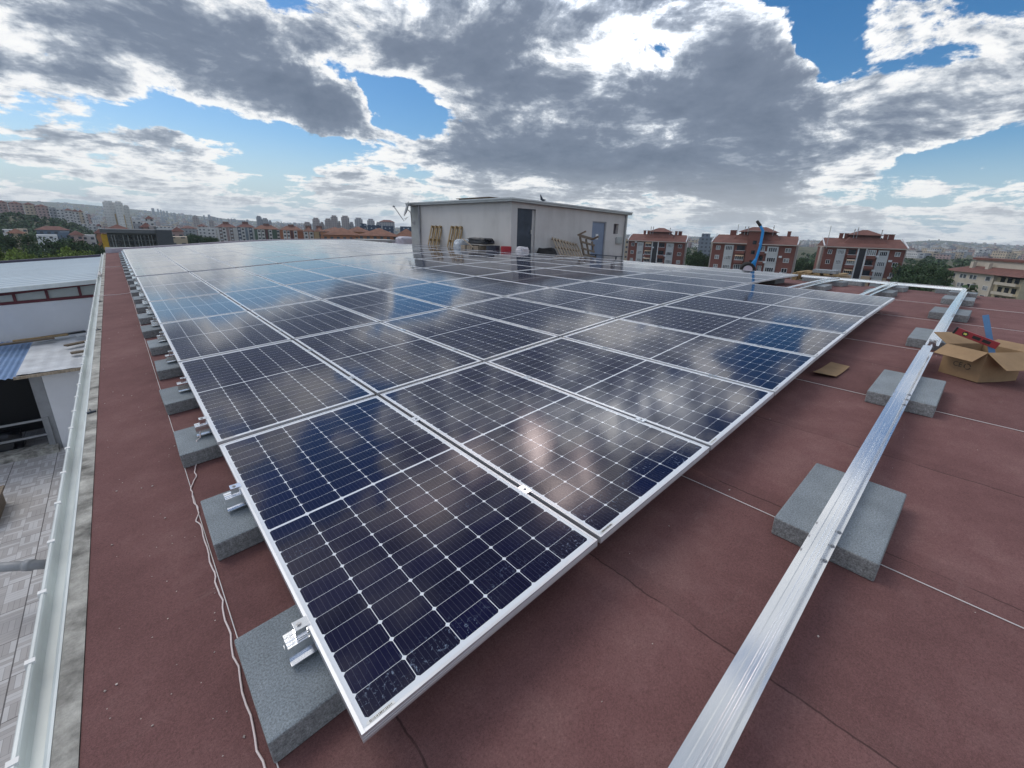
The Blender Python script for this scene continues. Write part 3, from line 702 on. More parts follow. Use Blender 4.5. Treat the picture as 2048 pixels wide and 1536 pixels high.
# ------------------------------------------------------------------ rooftop house
HX0, HX1, HY0, HY1 = 12.0, 20.3, 13.0, 21.3
hs = thing('rooftop_house', 'grey rendered rooftop house behind the solar panels', 'house', (HX0, HY0, 0.))
zt0, zt1 = 2.50, 2.36                     # wall tops
zfl = -.5
D1 = (12.34, 13.42, .30, 2.27); D2 = (17.40, 18.55, -.12, 1.95); WN = (19.2, 19.62, 1.37, 1.88)
def wallz(x): return zt0+(zt1-zt0)*(x-HX0)/(HX1-HX0)
mb = MB(); cuts = sorted([HX0, HX1, D1[0], D1[1], D2[0], D2[1], WN[0], WN[1]])
for a, b in zip(cuts[:-1], cuts[1:]):
    op = next((o for o in (D1, D2, WN) if abs(o[0]-a) < 1e-6), None)
    def seg(z0a, z0b, z1a, z1b): mb.hexa([(a, HY0, z0a), (b, HY0, z0b), (b, HY0+.25, z0b), (a, HY0+.25, z0a), (a, HY0, z1a), (b, HY0, z1b), (b, HY0+.25, z1b), (a, HY0+.25, z1a)])
    if op is None: seg(zfl, zfl, wallz(a), wallz(b))
    else:
        seg(op[3], op[3], wallz(a), wallz(b))
        if op[2] > zfl: seg(zfl, zfl, op[2], op[2])
mb.hexa([(HX0, HY0+.25, zfl), (HX0+.25, HY0+.25, zfl), (HX0+.25, HY1, zfl), (HX0, HY1, zfl), (HX0, HY0+.25, zt0), (HX0+.25, HY0+.25, zt0), (HX0+.25, HY1, zt0), (HX0, HY1, zt0)])
mb.box(HX1-.25, HX1, HY0+.25, HY1, zfl, zt1).box(HX0+.25, HX1-.25, HY1-.25, HY1, zfl, zt1)
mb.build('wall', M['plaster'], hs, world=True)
mb = MB(); e = .20
mb.hexa([(HX0-e, HY0-e, zt0+.003), (HX1+e, HY0-e, zt1+.003), (HX1+e, HY1+e, zt1+.003), (HX0-e, HY1+e, zt0+.003), (HX0-e, HY0-e, zt0+.13), (HX1+e, HY0-e, zt1+.13), (HX1+e, HY1+e, zt1+.13), (HX0-e, HY1+e, zt0+.13)])
rf = mb.build('roof', M['fascia'], hs, world=True, bevel=.01)
mb = MB()
mb.hexa([(HX0-e-.03, HY0-e-.03, zt0+.095), (HX1+e+.03, HY0-e-.03, zt1+.095), (HX1+e+.03, HY0-e-.002, zt1+.095), (HX0-e-.03, HY0-e-.002, zt0+.095), (HX0-e-.03, HY0-e-.03, zt0+.15), (HX1+e+.03, HY0-e-.03, zt1+.15), (HX1+e+.03, HY0-e-.002, zt1+.15), (HX0-e-.03, HY0-e-.002, zt0+.15)])
mb.hexa([(HX0-e-.03, HY0-e, zt0+.095), (HX0-e-.002, HY0-e, zt0+.095), (HX0-e-.002, HY1+e, zt0+.095), (HX0-e-.03, HY1+e, zt0+.095), (HX0-e-.03, HY0-e, zt0+.15), (HX0-e-.002, HY0-e, zt0+.15), (HX0-e-.002, HY1+e, zt0+.15), (HX0-e-.03, HY1+e, zt0+.15)])
ed = mb.build('drip_edge', mat('pale_drip_edge', (.52, .55, .55), .45, .3, .05), rf); ed.location = -Vector(hs.location)
# dark door with panels, hung in a deep reveal
mb = MB().box(D1[0]+.04, D1[0]+.90, HY0+.05, HY0+.09, D1[2], D1[3]-.03)
for z in (D1[2]+.70, D1[2]+1.30, D1[2]+1.93): mb.box(D1[0]+.06, D1[0]+.88, HY0+.035, HY0+.05, z, z+.03)
d1 = mb.build('door', M['door_dark'], hs, world=True)
hd = MB().box(D1[0]+.80, D1[0]+.84, HY0-.01, HY0+.035, D1[2]+.95, D1[2]+1.12).build('handle', M['bolt'], d1); hd.location = -Vector(hs.location)
MB().box(D1[0], D1[0]+.04, HY0+.02, HY0+.12, D1[2], D1[3]-.03).box(D1[0], D1[1], HY0+.02, HY0+.12, D1[3]-.03, D1[3]).build('door_frame', M['door_dark'], hs, world=True)
MB().box(D1[0]+.90, D1[1], HY0+.10, HY0+.16, D1[2], D1[3]-.03).build('side_panel', M['plaster'], hs, world=True)
d2 = MB().box(D2[0]+.02, D2[1]-.08, HY0+.06, HY0+.10, D2[2], D2[3]-.05).build('door', M['door_grey'], hs, world=True)
nt = MB().box(D2[0]+.40, D2[0]+.60, HY0+.055, HY0+.058, D2[2]+1.20, D2[2]+1.46).build('notice', M['paper'], d2); nt.location = -Vector(hs.location)
MB().box(D2[1]-.08, D2[1], HY0+.02, HY0+.14, D2[2], D2[3]).box(D2[0], D2[1]-.08, HY0+.02, HY0+.14, D2[3]-.05, D2[3]).build('door_frame', M['pipe_grey'], hs, world=True)
wn = MB().box(WN[0], WN[1], HY0+.16, HY0+.19, WN[2], WN[3]).box(WN[0]+.19, WN[0]+.23, HY0+.13, HY0+.16, WN[2], WN[3]).build('window', mat('dim_window', (.10, .09, .10), .4, 0, .2), hs, world=True)
MB().box(19.45, 19.95, HY0-.10, HY0-.002, .88, 1.22).box(19.50, 19.90, HY0-.115, HY0-.10, .93, 1.14).build('meter_box', M['fascia'], hs, world=True, bevel=.008)
MB().tube([(HX1-.10, HY0-.07, zfl), (HX1-.10, HY0-.07, zt1)], .055, 12).build('downpipe', M['fascia'], hs, world=True, smooth=False)
MB().tube([(HX0-.07, HY1-1.0, .2), (HX0-.07, HY1-1.0, zt0)], .05, 10).build('downpipe', M['pipe_grey'], hs, world=True)
MB().box(HX0-.02, HX0-.002, HY1-.85, HY1, .1, zt0).build('corner_trim', M['fascia'], hs, world=True)
# things standing on its roof
bp = on(925, 394, 0, 12.9)
tag(MB().box(12.6, 15.2, 15.2, 17.6, zt0+.135, zt0+.27).box(12.5, 15.3, 15.1, 17.7, zt0+.272, zt0+.30).build('roof_hatch', M['brown_sheet']), 'flat brown hatch on top of the rooftop house', 'hatch')
bp = on(1085, 402, 1, 13.1); x, z = bp[0], wallz(bp[0])+.135
mb = MB().tube([(x, 13.1, z), (x, 13.1, z+.10)], .02, 6).tube([(x-.14, 13.1, z+.30), (x-.05, 13.12, z+.12), (x+.05, 13.1, z+.08), (x+.16, 13.08, z+.10)], [.015, .05, .055, .02], 8).tube([(x-.02, 13.1, z+.12), (x-.05, 13.16, z+.28)], [.04, .012], 6)
tag(mb.build('roof_antenna', M['door_dark']), 'small dark antenna stub on the edge of the house roof', 'antenna')
# satellite dish hung off the far left corner
sdh = thing('satellite_dish', 'grey satellite dish on an arm at the left corner of the rooftop house', 'satellite dish', (HX0-.02, HY1-.2, 1.75))
cx_, cy_, cz_ = on(812, 418, 1, 20.9)
def disc(cx, cy, cz, nx_, r, depth, n=20):
    mb = MB(); nrm = Vector(nx_).normalized(); u_ = nrm.cross(Vector((0, 0, 1))).normalized(); w_ = u_.cross(nrm)
    rings = [(0, -depth), (.5, -depth*.72), (.8, -depth*.33), (1, 0)]
    for s in (0, .012):
        idx = []
        for rr_, dd in rings:
            idx.append([Vector((cx, cy, cz))+nrm*(dd-s)+(u_*math.cos(2*math.pi*k/n)+w_*math.sin(2*math.pi*k/n))*r*max(rr_, .02) for k in range(n)])
        for a, b in zip(idx[:-1], idx[1:]):
            for k in range(n): mb.quad(a[k], a[(k+1) % n], b[(k+1) % n], b[k])
    return mb
dn = Vector((-.90, .36, .34))
dc = Vector((cx_, cy_, cz_))
disc(cx_, cy_, cz_, dn, .40, .085).build('reflector', M['dish'], sdh, world=True, smooth=True, flip=False)
foc = dc+dn.normalized()*.62-Vector((0, 0, .12))
MB().tube([dc-Vector((0, 0, .48)), dc-Vector((.20, .1, .62)), foc-Vector((0, 0, .06))], .014, 6).tube([dc-Vector((0, .2, .42)), dc-Vector((.24, .05, .52)), foc], .010, 6).build('feed_arm', M['dish'], sdh, world=True)
MB().tube([foc-dn.normalized()*.02, foc+dn.normalized()*.09], [.045, .05], 10).build('feed_horn', M['pipe_grey'], sdh, world=True)
MB().tube([(HX0-.01, HY1-.35, 1.62), (HX0-.16, HY1-.35, 1.60), dc-dn.normalized()*.25-Vector((0, 0, .08)), dc-dn.normalized()*.11], .025, 8).box(HX0-.03, HX0-.003, HY1-.45, HY1-.25, 1.5, 1.74).build('bracket', M['pipe_grey'], sdh, world=True)

# ------------------------------------------------------------------ things stored against the house
def pallet(name, label, w_, h_, slats, mats, loc, rx, rz, sw=.09, group=None, blocks=True):
    """lies in x (width) and z (height), leans by rx; y is its thickness"""
    mb = MB(); t = .022
    for k in range(slats):
        x = (w_-sw)*k/(slats-1); mb.box(x, x+sw, 0, t, 0, h_)
    for q in (0, .5, 1):
        z = (h_-.10)*q
        if blocks:
            for k in range(3):
                x = (w_-.10)*k/2; mb.box(x, x+.10, t+.0015, t+.085, z, z+.10)
            mb.box(0, w_, t+.0865, t+.105, z, z+.10)
        else: mb.box(0, w_, t+.0015, t+.09, z, z+.05)
    if blocks:
        for k in range(3):
            x = (w_-.10)*k/2; mb.box(x, x+.10, t+.107, t+.127, 0, h_)
    o = mb.build(name, mats, None, loc, (rx, 0, rz)); tag(o, label, 'pallet', group); return o
zb12 = .12
def lean(px_top, px_bot): pass
# two block pallets leaning on the left wall (wall plane x = 12); local x runs along -y
for k, (y, lb) in enumerate([(19.08, 'pale wooden pallet leaning on the house wall nearest the satellite dish'), (17.30, 'pale wooden pallet leaning on the house wall beside the wrapped boards')]):
    pallet('wooden_pallet', lb, .85, 1.42, 3, M['wood'], (11.55, y, .13), R(-14), -math.pi/2, .10, 'pallets leaning on the left house wall')
# wrapped boards
p0 = on(930, 500, 0, 11.7)
st = thing('board_stack', 'strapped stack of pale boards wrapped in film against the house', 'board stack', (11.35, 15.2, .12))
mb = MB(); z = .13
for k in range(9):
    mb.box(11.15+random.uniform(0, .02), 11.85, 14.15+random.uniform(0, .03), 15.40+random.uniform(0, .03), z, z+.058); z += .062
mb.build('boards', M['wood_pale'], st, world=True)
def crumple(x0, x1, y0, y1, z0, z1, n=14, amp=.06, seed=1):
    """a closed, dented sheet-wrapped lump"""
    bm = bmesh.new(); bmesh.ops.create_grid(bm, x_segments=2, y_segments=2, size=.5); bm.free()
    rg = random.Random(seed); mb = MB(); N = n
    P = {}
    for a in range(N+1):
        th_ = math.pi*a/N
        for b in range(2*N):
            ph = math.pi*b/N
            c = [math.sin(th_)*math.cos(ph), math.sin(th_)*math.sin(ph), math.cos(th_)]
            q = [math.copysign(abs(v)**.42, v) for v in c]
            j = [rg.uniform(-amp, amp) for _ in range(3)]
            P[a, b] = ((x0+x1)/2+(x1-x0)/2*(q[0]+j[0]), (y0+y1)/2+(y1-y0)/2*(q[1]+j[1]), max(z0, (z0+z1)/2+(z1-z0)/2*(q[2]+j[2])))
    for a in range(N):
        for b in range(2*N): mb.quad(P[a, b], P[a+1, b], P[a+1, (b+1) % (2*N)], P[a, (b+1) % (2*N)])
    return mb
crumple(11.12, 11.9, 15.44, 16.05, .12, .92, 9, .07, 3).build('film_wrap', M['film'], st, world=True)
MB().box(11.13, 11.86, 14.5, 14.53, .12, .70).box(11.13, 11.86, 15.0, 15.03, .12, .70).build('strap', M['black'], st, world=True)
tag(crumple(11.22, 11.80, 13.75, 15.1, .76, 1.02, 10, .13, 5).build('black_plastic_sheet', M['tarp']), 'crumpled black plastic sheet lying on the board stack', 'plastic sheet')
tag(MB().bar((11.10, 15.2, .97), (11.03, 14.3, .62), .05, .02).build('loose_batten', M['wood_pale']), 'loose pale batten sticking out of the black plastic sheet', 'batten')
def drum(x, y, z, m, label, r=.25, h=.60):
    prof = [(r*.98, 0), (r, .01), (r, h*.32), (r*1.025, h*.335), (r, h*.35), (r, h*.65), (r*1.025, h*.665), (r, h*.68), (r, h-.01), (r*1.02, h), (r*.96, h+.005), (r*.94, h-.015), (.01, h-.015)]
    mb = MB(); n = 24
    for (ra, za), (rb, zb_) in zip(prof[:-1], prof[1:]):
        for k in range(n):
            a0, a1 = 2*math.pi*k/n, 2*math.pi*(k+1)/n
            mb.quad((x+ra*math.cos(a0), y+ra*math.sin(a0), z+za), (x+ra*math.cos(a1), y+ra*math.sin(a1), z+za), (x+rb*math.cos(a1), y+rb*math.sin(a1), z+zb_), (x+rb*math.cos(a0), y+rb*math.sin(a0), z+zb_))
    return tag(mb.build('oil_drum', m, smooth=False), label, 'drum')
pd = on(993, 505, 0, 11.45); drum(11.45, 13.50, .13, M['drum_blue'], 'dark blue drum between the board stack and the red drum', .29, .60)
drum(11.62, 12.85, .13, M['drum_red'], 'red drum at the corner of the rooftop house', .22, .60)
bgp = on(1043, 505, 1, 12.3)
tag(crumple(bgp[0]-.24, bgp[0]+.24, 12.05, 12.45, zr(12)+.0, on(1043, 494, 1, 12.25)[2], 11, .13, 8).build('white_bag', M['bag']), 'stuffed white plastic bag in front of the dark door', 'bag')
# black hose heap
hp_ = on(1088, 512, 1, 12.5); mb = MB()
for k in range(7):
    r = .35+.07*k % .4; pts = [(hp_[0]+.15+(.62-.03*k)*math.cos(a), 12.5+(.30-.02*k)*math.sin(a), zr(13)+.05+.05*k+.015*math.sin(3*a+k)) for a in np.linspace(0, 6.28, 26)]
    mb.tube(pts, .035, 7)
tag(mb.build('hose_coil', M['tyre']), 'low heap of black hose in front of the house wall', 'hose')
# slatted pallet and the broken frame on the right
A = on(1104.6, 474, 1, 12.86); B = on(1152, 487, 1, 12.80); Cc = on(1166, 514, 1, 12.25); Dd = on(1121, 511, 1, 12.25)
def quad_pallet(name, label, A, B, C_, D_, slats, m, sw=.09):
    A, B, C_, D_ = map(Vector, (A, B, C_, D_)); mb = MB()
    nrm = (B-A).cross(D_-A).normalized()
    if nrm.y > 0: nrm = -nrm
    for k in range(slats):
        s = k/(slats-1); mb.bar(A.lerp(B, s), D_.lerp(C_, s), sw, .022, up=tuple(nrm))
    for s in (.06, .5, .94):
        p, q = A.lerp(D_, s)-nrm*.06, B.lerp(C_, s)-nrm*.06; mb.bar(p, q, .05, .09, up=tuple(nrm))
    return tag(mb.build(name, m), label, 'pallet')
quad_pallet('wooden_pallet', 'slatted wooden pallet tipped against the house wall left of the grey door', A, B, Cc, Dd, 9, M['wood_pale'])
fr = thing('broken_wooden_frame', 'broken weathered wooden frame standing in front of the grey door', 'wooden frame', tuple(on(1170, 510, 1, 12.4)))
F2 = lambda px, py, v=12.45: tuple(on(px, py, 1, v))
mb = MB()
for a, b, w2 in [((1160, 474), (1168, 510), .09), ((1172, 478), (1178, 512), .08), ((1184, 483), (1187, 505), .08)]: mb.bar(F2(*a), F2(*b), w2, .05, up=(0, -1, 0))
mb.build('upright', M['wood_grey'], fr, world=True)
mb = MB()
for a, b, w2 in [((1159, 471), (1184, 478), .12), ((1161, 483), (1189, 491), .09), ((1163, 496), (1189, 504), .08), ((1167, 509), (1191, 514), .08)]: mb.bar(F2(*a, 12.39), F2(*b, 12.39), w2, .05, up=(0, -1, 0))
mb.build('crosspiece', M['wood_grey'], fr, world=True)
MB().bar(F2(1155.5, 470.5, 12.33), F2(1172, 462.5, 12.0), .13, .07).build('jutting_plank', M['wood_grey'], fr, world=True)
MB().bar(F2(1184, 479, 12.33), F2(1197, 473, 12.0), .13, .07).build('jutting_plank', M['wood_grey'], fr, world=True)
# low trestle and boards before the grey door
tb = thing('low_trestle', 'low dark steel trestle in front of the grey door', 'trestle', (18.2, 12.3, -.2))
a, b = on(1186, 509, 1, 12.4), on(1237, 513, 1, 12.4)
MB().bar(a, b, .5, .04).build('top', M['door_dark'], tb, world=True)
for s in (.1, .9):
    q = a+(b-a)*s; MB().bar(q, (q[0], q[1], q[2]-.45), .05, .05, up=(0, 1, 0)).build('leg', M['door_dark'], tb, world=True)
a, b = on(1150, 516, 1, 12.1), on(1216, 519, 1, 12.0)
mb = MB()
for k in range(3): mb.bar(a+np.array([.1*k, 0, -.05*k]), b+np.array([.1*k-.2, 0, -.05*k]), .4, .04)
tag(mb.build('plank_pile', M['wood_grey']), 'pile of flat planks lying before the trestle and frame', 'planks')

# ------------------------------------------------------------------ blue hand truck
UD = 13.0
base = on(1500, 553, 0, UD); vd = base[1]; zg = zr(UD)
ht_ = thing('hand_truck', 'bright blue hand truck standing behind the panels at right', 'hand truck', (UD, vd, zg))
Pd = lambda px, py, du=0.: np.array(on(px, py, 0, UD))+np.array([du, -.3*du*0, 0])
sidev = np.array([math.sin(R(68)), math.cos(R(68)), 0])*.17
low = Pd(1503, 562); low[2] = zg+.05
mid = Pd(1510, 525); bend = Pd(1526, 462); top = Pd(1521, 452); tip = Pd(1514, 442)
for s in (-1, 1):
    o_ = sidev*s
    MB().tube([low+o_, mid+o_, mid*.5+bend*.5+o_+np.array([0, -.03, 0]), bend+o_, bend*.3+top*.7+o_, top+o_], [.022, .026, .027, .026, .026, .025], 10).build('side_tube', M['blue'], ht_, world=True, smooth=True)
    MB().tube([top+o_, tip+o_], [.031, .028], 10).build('grip', M['black'], ht_, world=True)
    wc = Pd(1495, 536)+sidev*s*1.45; wc[2] = zg+.20
    n = 24; axv = Vector(sidev).normalized(); u_ = axv.cross(Vector((0, 0, 1))).normalized(); w_ = Vector((0, 0, 1)); mb = MB()
    ring = [Vector(wc)+(u_*math.cos(a)+w_*math.sin(a))*.155 for a in np.linspace(0, 2*math.pi, n+1)]
    tyre = mb.tube(ring, .045, 8, cap=False).build('wheel', M['tyre'], ht_, world=True, smooth=True)
    rb = MB().tube([Vector(wc)-axv*.025, Vector(wc)+axv*.025], [.125, .125], 20).tube([Vector(wc)-axv*.045, Vector(wc)+axv*.045], [.035, .035], 12).build('rim', M['rim'], tyre); rb.location = -Vector(ht_.location)
    MB().tube([Pd(1522, 496)*.35+mid*.65+o_, Vector(wc)-axv*s*.06], .020, 8).build('axle_brace', M['blue'], ht_, world=True)
for pt in (mid, mid*.4+bend*.6):
    MB().tube([pt-sidev, pt+sidev], .018, 8).build('cross_bar', M['blue'], ht_, world=True)
MB().bar(low-sidev, low+sidev, .02, .3, up=(0, 0, 1)).build('toe_plate', M['blue'], ht_, world=True)

# pallet with slabs at the roof end
UP = 13.9
a, b = on(1584, 553, 0, UP), on(1680, 555, 0, UP)
y0, y1 = min(a[1], b[1]), max(a[1], b[1]); zp = zr(UP)+.0
mb = MB()
for q in range(3):
    yy = y0+(y1-y0-.12)*q/2
    for xx in (UP, UP+.5, UP+.9): mb.box(xx, xx+.12, yy, yy+.12, zp, zp+.11)
mb.box(UP-.02, UP+1.1, y0, y1, zp+.112, zp+.15)
mb.box(UP-.03, UP+1.1, y0+.45, y1, zp+.153, zp+.20)
for k in range(5): mb.box(UP-.04, UP+1.1, y0+.02+(y1-y0-.2)*k/4.2, y0+.02+(y1-y0-.2)*k/4.2+.14, zp+.152+.05, zp+.24)
tag(mb.build('wooden_pallet', M['wood']), 'low wooden pallet stack at the right roof end, carrying a slab', 'pallet')
tag(MB().box(UP-.02, UP+.4, y0+.12, y0+.66, zp+.243, zp+.335).build('concrete_slab', M['slab'], bevel=.008), 'concrete slab lying on top of the pallet at the roof end', 'concrete slab', 'concrete ballast slabs', 'thing')
# pale bundle beyond the left house corner
q = on(812, 487, 1, 24.5)
tag(crumple(q[0]-.55, q[0]+.75, 24., 25., zr(q[0])-.02, q[2]+.42, 9, .06, 4).build('covered_bundle', mat('pale_sheet', (.50, .50, .56), .5, 0, .1)), 'pale covered bundle on the roof left of the house', 'bundle')
tag(MB().box(q[0]-2.2, q[0]-.1, 25.6, 27.2, zr(q[0])+.18, zr(q[0])+.30).box(q[0]-1.9, q[0]-1.7, 25.8, 26., zr(q[0]), zr(q[0])+.18).box(q[0]-.5, q[0]-.3, 25.8, 26., zr(q[0]), zr(q[0])+.18).build('low_platform', M['fascia']), 'low pale platform behind the covered bundle', 'platform')

# ------------------------------------------------------------------ yard and sheds on the left
ZY = -5.0
def paver():
    m = mat('yard_pavers', (.3, .28, .27), .85, 0, 0)
    t = NT(m.node_tree); b = t.n['Principled BSDF']; tc = t.new('ShaderNodeTexCoord').outputs['Object']; x, y, z = t.xyz(tc)
    S = .27
    def cellmap(v): return t.m('FLOOR', t.m('DIVIDE', v, S)), t.m('FRACT', t.m('DIVIDE', v, S))
    ix, fx = cellmap(x); iy, fy = cellmap(y)
    odd = t.m('MODULO', t.m('ABSOLUTE', t.m('ADD', ix, iy)), 2.)
    s = t.m('ADD', t.m('MULTIPLY', odd, fx), t.m('MULTIPLY', t.m('SUBTRACT', 1., odd), fy))
    bar = t.m('FLOOR', t.m('MULTIPLY', s, 4.)); bf = t.m('FRACT', t.m('MULTIPLY', s, 4.))
    wn = t.new('ShaderNodeTexWhiteNoise', noise_dimensions='3D'); t.l.new(t.comb(ix, iy, bar), wn.inputs['Vector'])
    c = t.ramp(wn.outputs[0], [(0., (.42, .40, .39)), (.45, (.46, .44, .43)), (.62, (.56, .55, .545)), (1., (.61, .605, .60))], 'CONSTANT')
    c = t.v('SCALE', c, t.m('MULTIPLY_ADD', t.noise(tc, 1.2, 5., .6)[0], .6, .7))
    gap = t.m('MAXIMUM', t.m('GREATER_THAN', t.m('ABSOLUTE', t.m('SUBTRACT', bf, .5)), .46), t.m('MAXIMUM', t.m('GREATER_THAN', t.m('ABSOLUTE', t.m('SUBTRACT', fx, .5)), .488), t.m('GREATER_THAN', t.m('ABSOLUTE', t.m('SUBTRACT', fy, .5)), .488)))
    c = t.mix(t.m('MULTIPLY', gap, .45), c, (.10, .09, .085, 1))
    big = t.m('MAXIMUM', t.m('LESS_THAN', t.m('FRACT', t.m('DIVIDE', x, .81)), .018), t.m('LESS_THAN', t.m('FRACT', t.m('DIVIDE', y, .81)), .012))
    c = t.mix(t.m('MULTIPLY', big, .8), c, (.06, .05, .05, 1))
    t.l.new(c, b.inputs['Base Color']); return m
tag(MB().box(-30, -.603, -12, 27, ZY-9, ZY).build('paved_yard', paver()), kind='structure')
tag(MB().tube([on(-60, 1139, 2, -4.2), on(94, 1128, 2, -4.2)], .075, 14).tube([on(50, 1131, 2, -4.2), on(66, 1130, 2, -4.2)], .09, 14).build('drain_pipe', M['pipe_grey'], smooth=True), 'grey drain pipe crossing above the yard by the gutter', 'pipe')
e1 = on(2, 1010, 2, ZY+.2)
tag(MB().box(e1[0]-1.2, e1[0]-.02, e1[1]-.55, e1[1]+.5, ZY, ZY+.36).box(e1[0]-1.25, e1[0]+.03, e1[1]-.6, e1[1]+.55, ZY+.36, ZY+.42).build('wooden_crate', M['wood_grey']), 'brown wooden crate at the left edge of the yard', 'crate')
# shed
sh = thing('yard_shed', 'small white yard shed with blue and white corrugated roof', 'shed', (-3, 17, ZY))
ZS = -2.72
f0 = on(-60, 764, 2, ZS); f1 = on(78, 745, 2, ZS); f2 = on(168, 727, 2, ZS)
VF = f1[1]
white_wall = mat('white_wall', (.76, .77, .79), .85, 0, .04, 1.)
mb = MB().box(f1[0]+.02, -.62, VF, VF+.18, ZY, ZS-.02)
mb.box(-8, f1[0]+.02, VF+2.2, VF+2.3, ZY, ZS-.02).box(-8, -7.8, VF, VF+2.2, ZY, ZS-.02)
mb.build('wall', white_wall, sh, world=True)
MB().box(f1[0]-.22, f1[0]+.01, VF+.03, VF+.3, ZY, ZS-.03).build('door_jamb', M['pipe_grey'], sh, world=True)
def corr(x0, x1, y0, y1, z0, z1, pitch=.12, amp=.016):
    mb = MB(); n = int((x1-x0)/pitch*6); xs = np.linspace(x0, x1, n)
    f = lambda x: amp*math.sin(x/pitch*2*math.pi)
    for a, b in zip(xs[:-1], xs[1:]): mb.quad((a, y0, z0+f(a)), (b, y0, z0+f(b)), (b, y1, z1+f(b)), (a, y1, z1+f(a)))
    return mb
YB = 20.2
mblue = mat('blue_sheet', (.19, .31, .52), .4, .2, .12, 2.); mwht = mat('pale_sheet_roof', (.58, .61, .64), .45, .2, .14, 2.)
xb = on(42, 751, 1, VF)[0]
corr(-8, xb, VF-.35, YB, ZS+.02, ZS+.12).build('blue_roof', mblue, sh, world=True, flip=False)
corr(xb-.05, -.62, VF-.28, YB, ZS+.07, ZS+.17, .30, .004).build('white_roof', mwht, sh, world=True, flip=False)
MB().bar((xb-.1, VF-.3, ZS+.0), (-.64, VF-.26, ZS+.03), .08, .07).build('fascia_board', M['wood_pale'], sh, world=True)
MB().box(-8, f1[0]-.25, VF+2.05, VF+2.1, ZY+.02, ZS-.1).build('painted_interior_shade', M['dark'], sh, world=True)  # black sheet before the back wall, painting the shade inside the shed
mb = MB()
for z in (.95, .5): mb.bar((-7.5, VF-.02, ZY+z), (f1[0]-.1, VF+.02, ZY+z), .05, .05)
for x in (-7.5, -5.2, -4.1, f1[0]-.12): mb.bar((x, VF, ZY), (x, VF, ZY+1.0), .06, .06, up=(0, 1, 0))
mb.build('railing', M['pipe_grey'], sh, world=True)
MB().box(-7.6, f1[0]-.05, VF-.25, VF+.25, ZY, ZY+.16).build('step', M['kerb'], sh, world=True)
for k, (x0, y0_, x1, y1_, m_, lb) in enumerate([(-3.7, 18.9, -2.2, 19.2, M['brown_sheet'], 'brown plank on the shed roof, longest of the timber'), (-3.1, 19.3, -1.9, 19.5, M['wood'], 'yellowish plank on the shed roof against the warehouse'),
                                              (-1.9, 18.0, -.7, 18.8, M['brown_sheet'], 'thin brown batten lying askew on the white shed roof'), (-1.7, 19.2, -.7, 19.6, mwht, 'white strip of sheet metal on the shed roof'), (-1.75, 17.0, -.75, 17.2, M['brown_sheet'], 'brown batten along the front of the white shed roof'), (-2.5, 19.45, -1.5, 19.75, M['tarp'], 'dark plank on the shed roof under the warehouse wall')]):
    zz = ZS+.02+.16*(y0_-VF+.3)/(YB-VF)+.13
    tag(MB().bar((x0, y0_, zz), (x1, y1_, zz+.02), .16, .05).build('roof_timber', m_), lb, 'timber')
for k, (x, lb) in enumerate([(-5.0, 'dark heap of sacks behind the shed railing, left'), (-3.6, 'dark heap of sacks behind the shed railing, right')]):
    tag(crumple(x-.5, x+.5, VF+.4, VF+1.1, ZY, ZY+.55, 8, .12, 20+k).build('sack_heap', M['tarp']), lb, 'sacks')
# warehouse
wh = thing('warehouse', 'white warehouse with pale sheet metal roof and maroon framed windows', 'warehouse', (-8, 21, ZY))
VW = 20.6
e0 = on(-120, 593, 1, VW); e1 = on(205, 561, 1, VW)
zL, zR = on(0, 582, 1, VW)[2], on(198, 562, 1, VW)[2]
xL, xR = on(0, 582, 1, VW)[0], -.62
sl_ = (zR-zL)/(on(198, 562, 1, VW)[0]-xL)
zw = lambda x, px0, px1: None
def lin(pa, pb):       # a line on the facade through two points of it
    A, B = on(*pa, 1, VW), on(*pb, 1, VW); k = (B[2]-A[2])/(B[0]-A[0]); return lambda x: A[2]+k*(x-A[0])
eave = lin((0, 581), (198, 562)); wt = lin((0, 588), (196, 565)); wbm = lin((0, 611), (190, 594))
XA, XB = -16., -.62
MB().hexa([(XA, VW, ZY), (XB, VW, ZY), (XB, VW+.2, ZY), (XA, VW+.2, ZY), (XA, VW, wbm(XA)), (XB, VW, wbm(XB)), (XB, VW+.2, wbm(XB)), (XA, VW+.2, wbm(XA))]).build('wall', white_wall, wh, world=True)
mar = mat('maroon_frame', (.13, .02, .03), .5, 0, .1); pane = mat('milky_pane', (.50, .54, .52), .35, 0, .05)
def strip(f0_, f1_, y0_, y1_, m_, nm, xa=XA, xb_=XB, n=1): return MB().hexa([(xa, y0_, f0_(xa)), (xb_, y0_, f0_(xb_)), (xb_, y1_, f0_(xb_)), (xa, y1_, f0_(xa)), (xa, y0_, f1_(xa)), (xb_, y0_, f1_(xb_)), (xb_, y1_, f1_(xb_)), (xa, y1_, f1_(xa))]).build(nm, m_, wh, world=True)
strip(wbm, lambda x: wbm(x)+.09, VW-.03, VW+.1, mar, 'window_rail'); strip(lambda x: wt(x)-.06, lambda x: eave(x)-.02, VW-.03, VW+.1, mar, 'window_rail')
xs = [on(px, 600, 1, VW)[0] for px in (-70, -20, 30, 97, 164)]+[-.7]
for a, b in zip(xs[:-1], xs[1:]):
    fr_ = strip(lambda x: wbm(x)+.092, lambda x: wt(x)-.062, VW-.025, VW+.08, mar, 'window_post', a-.035, a+.035)
    strip(lambda x: wbm(x)+.093, lambda x: wt(x)-.063, VW+.03, VW+.05, pane, 'window_pane', a+.036, b-.036)
rz0 = lambda x: eave(x); yb_ = 44.
def rback(px, py): return on(px, py, 1, yb_)
rA, rB = on(0, 527, 1, yb_), on(205, 513, 1, yb_); kb = (rB[2]-rA[2])/(rB[0]-rA[0]); rb_ = lambda x: rA[2]+kb*(x-rA[0])
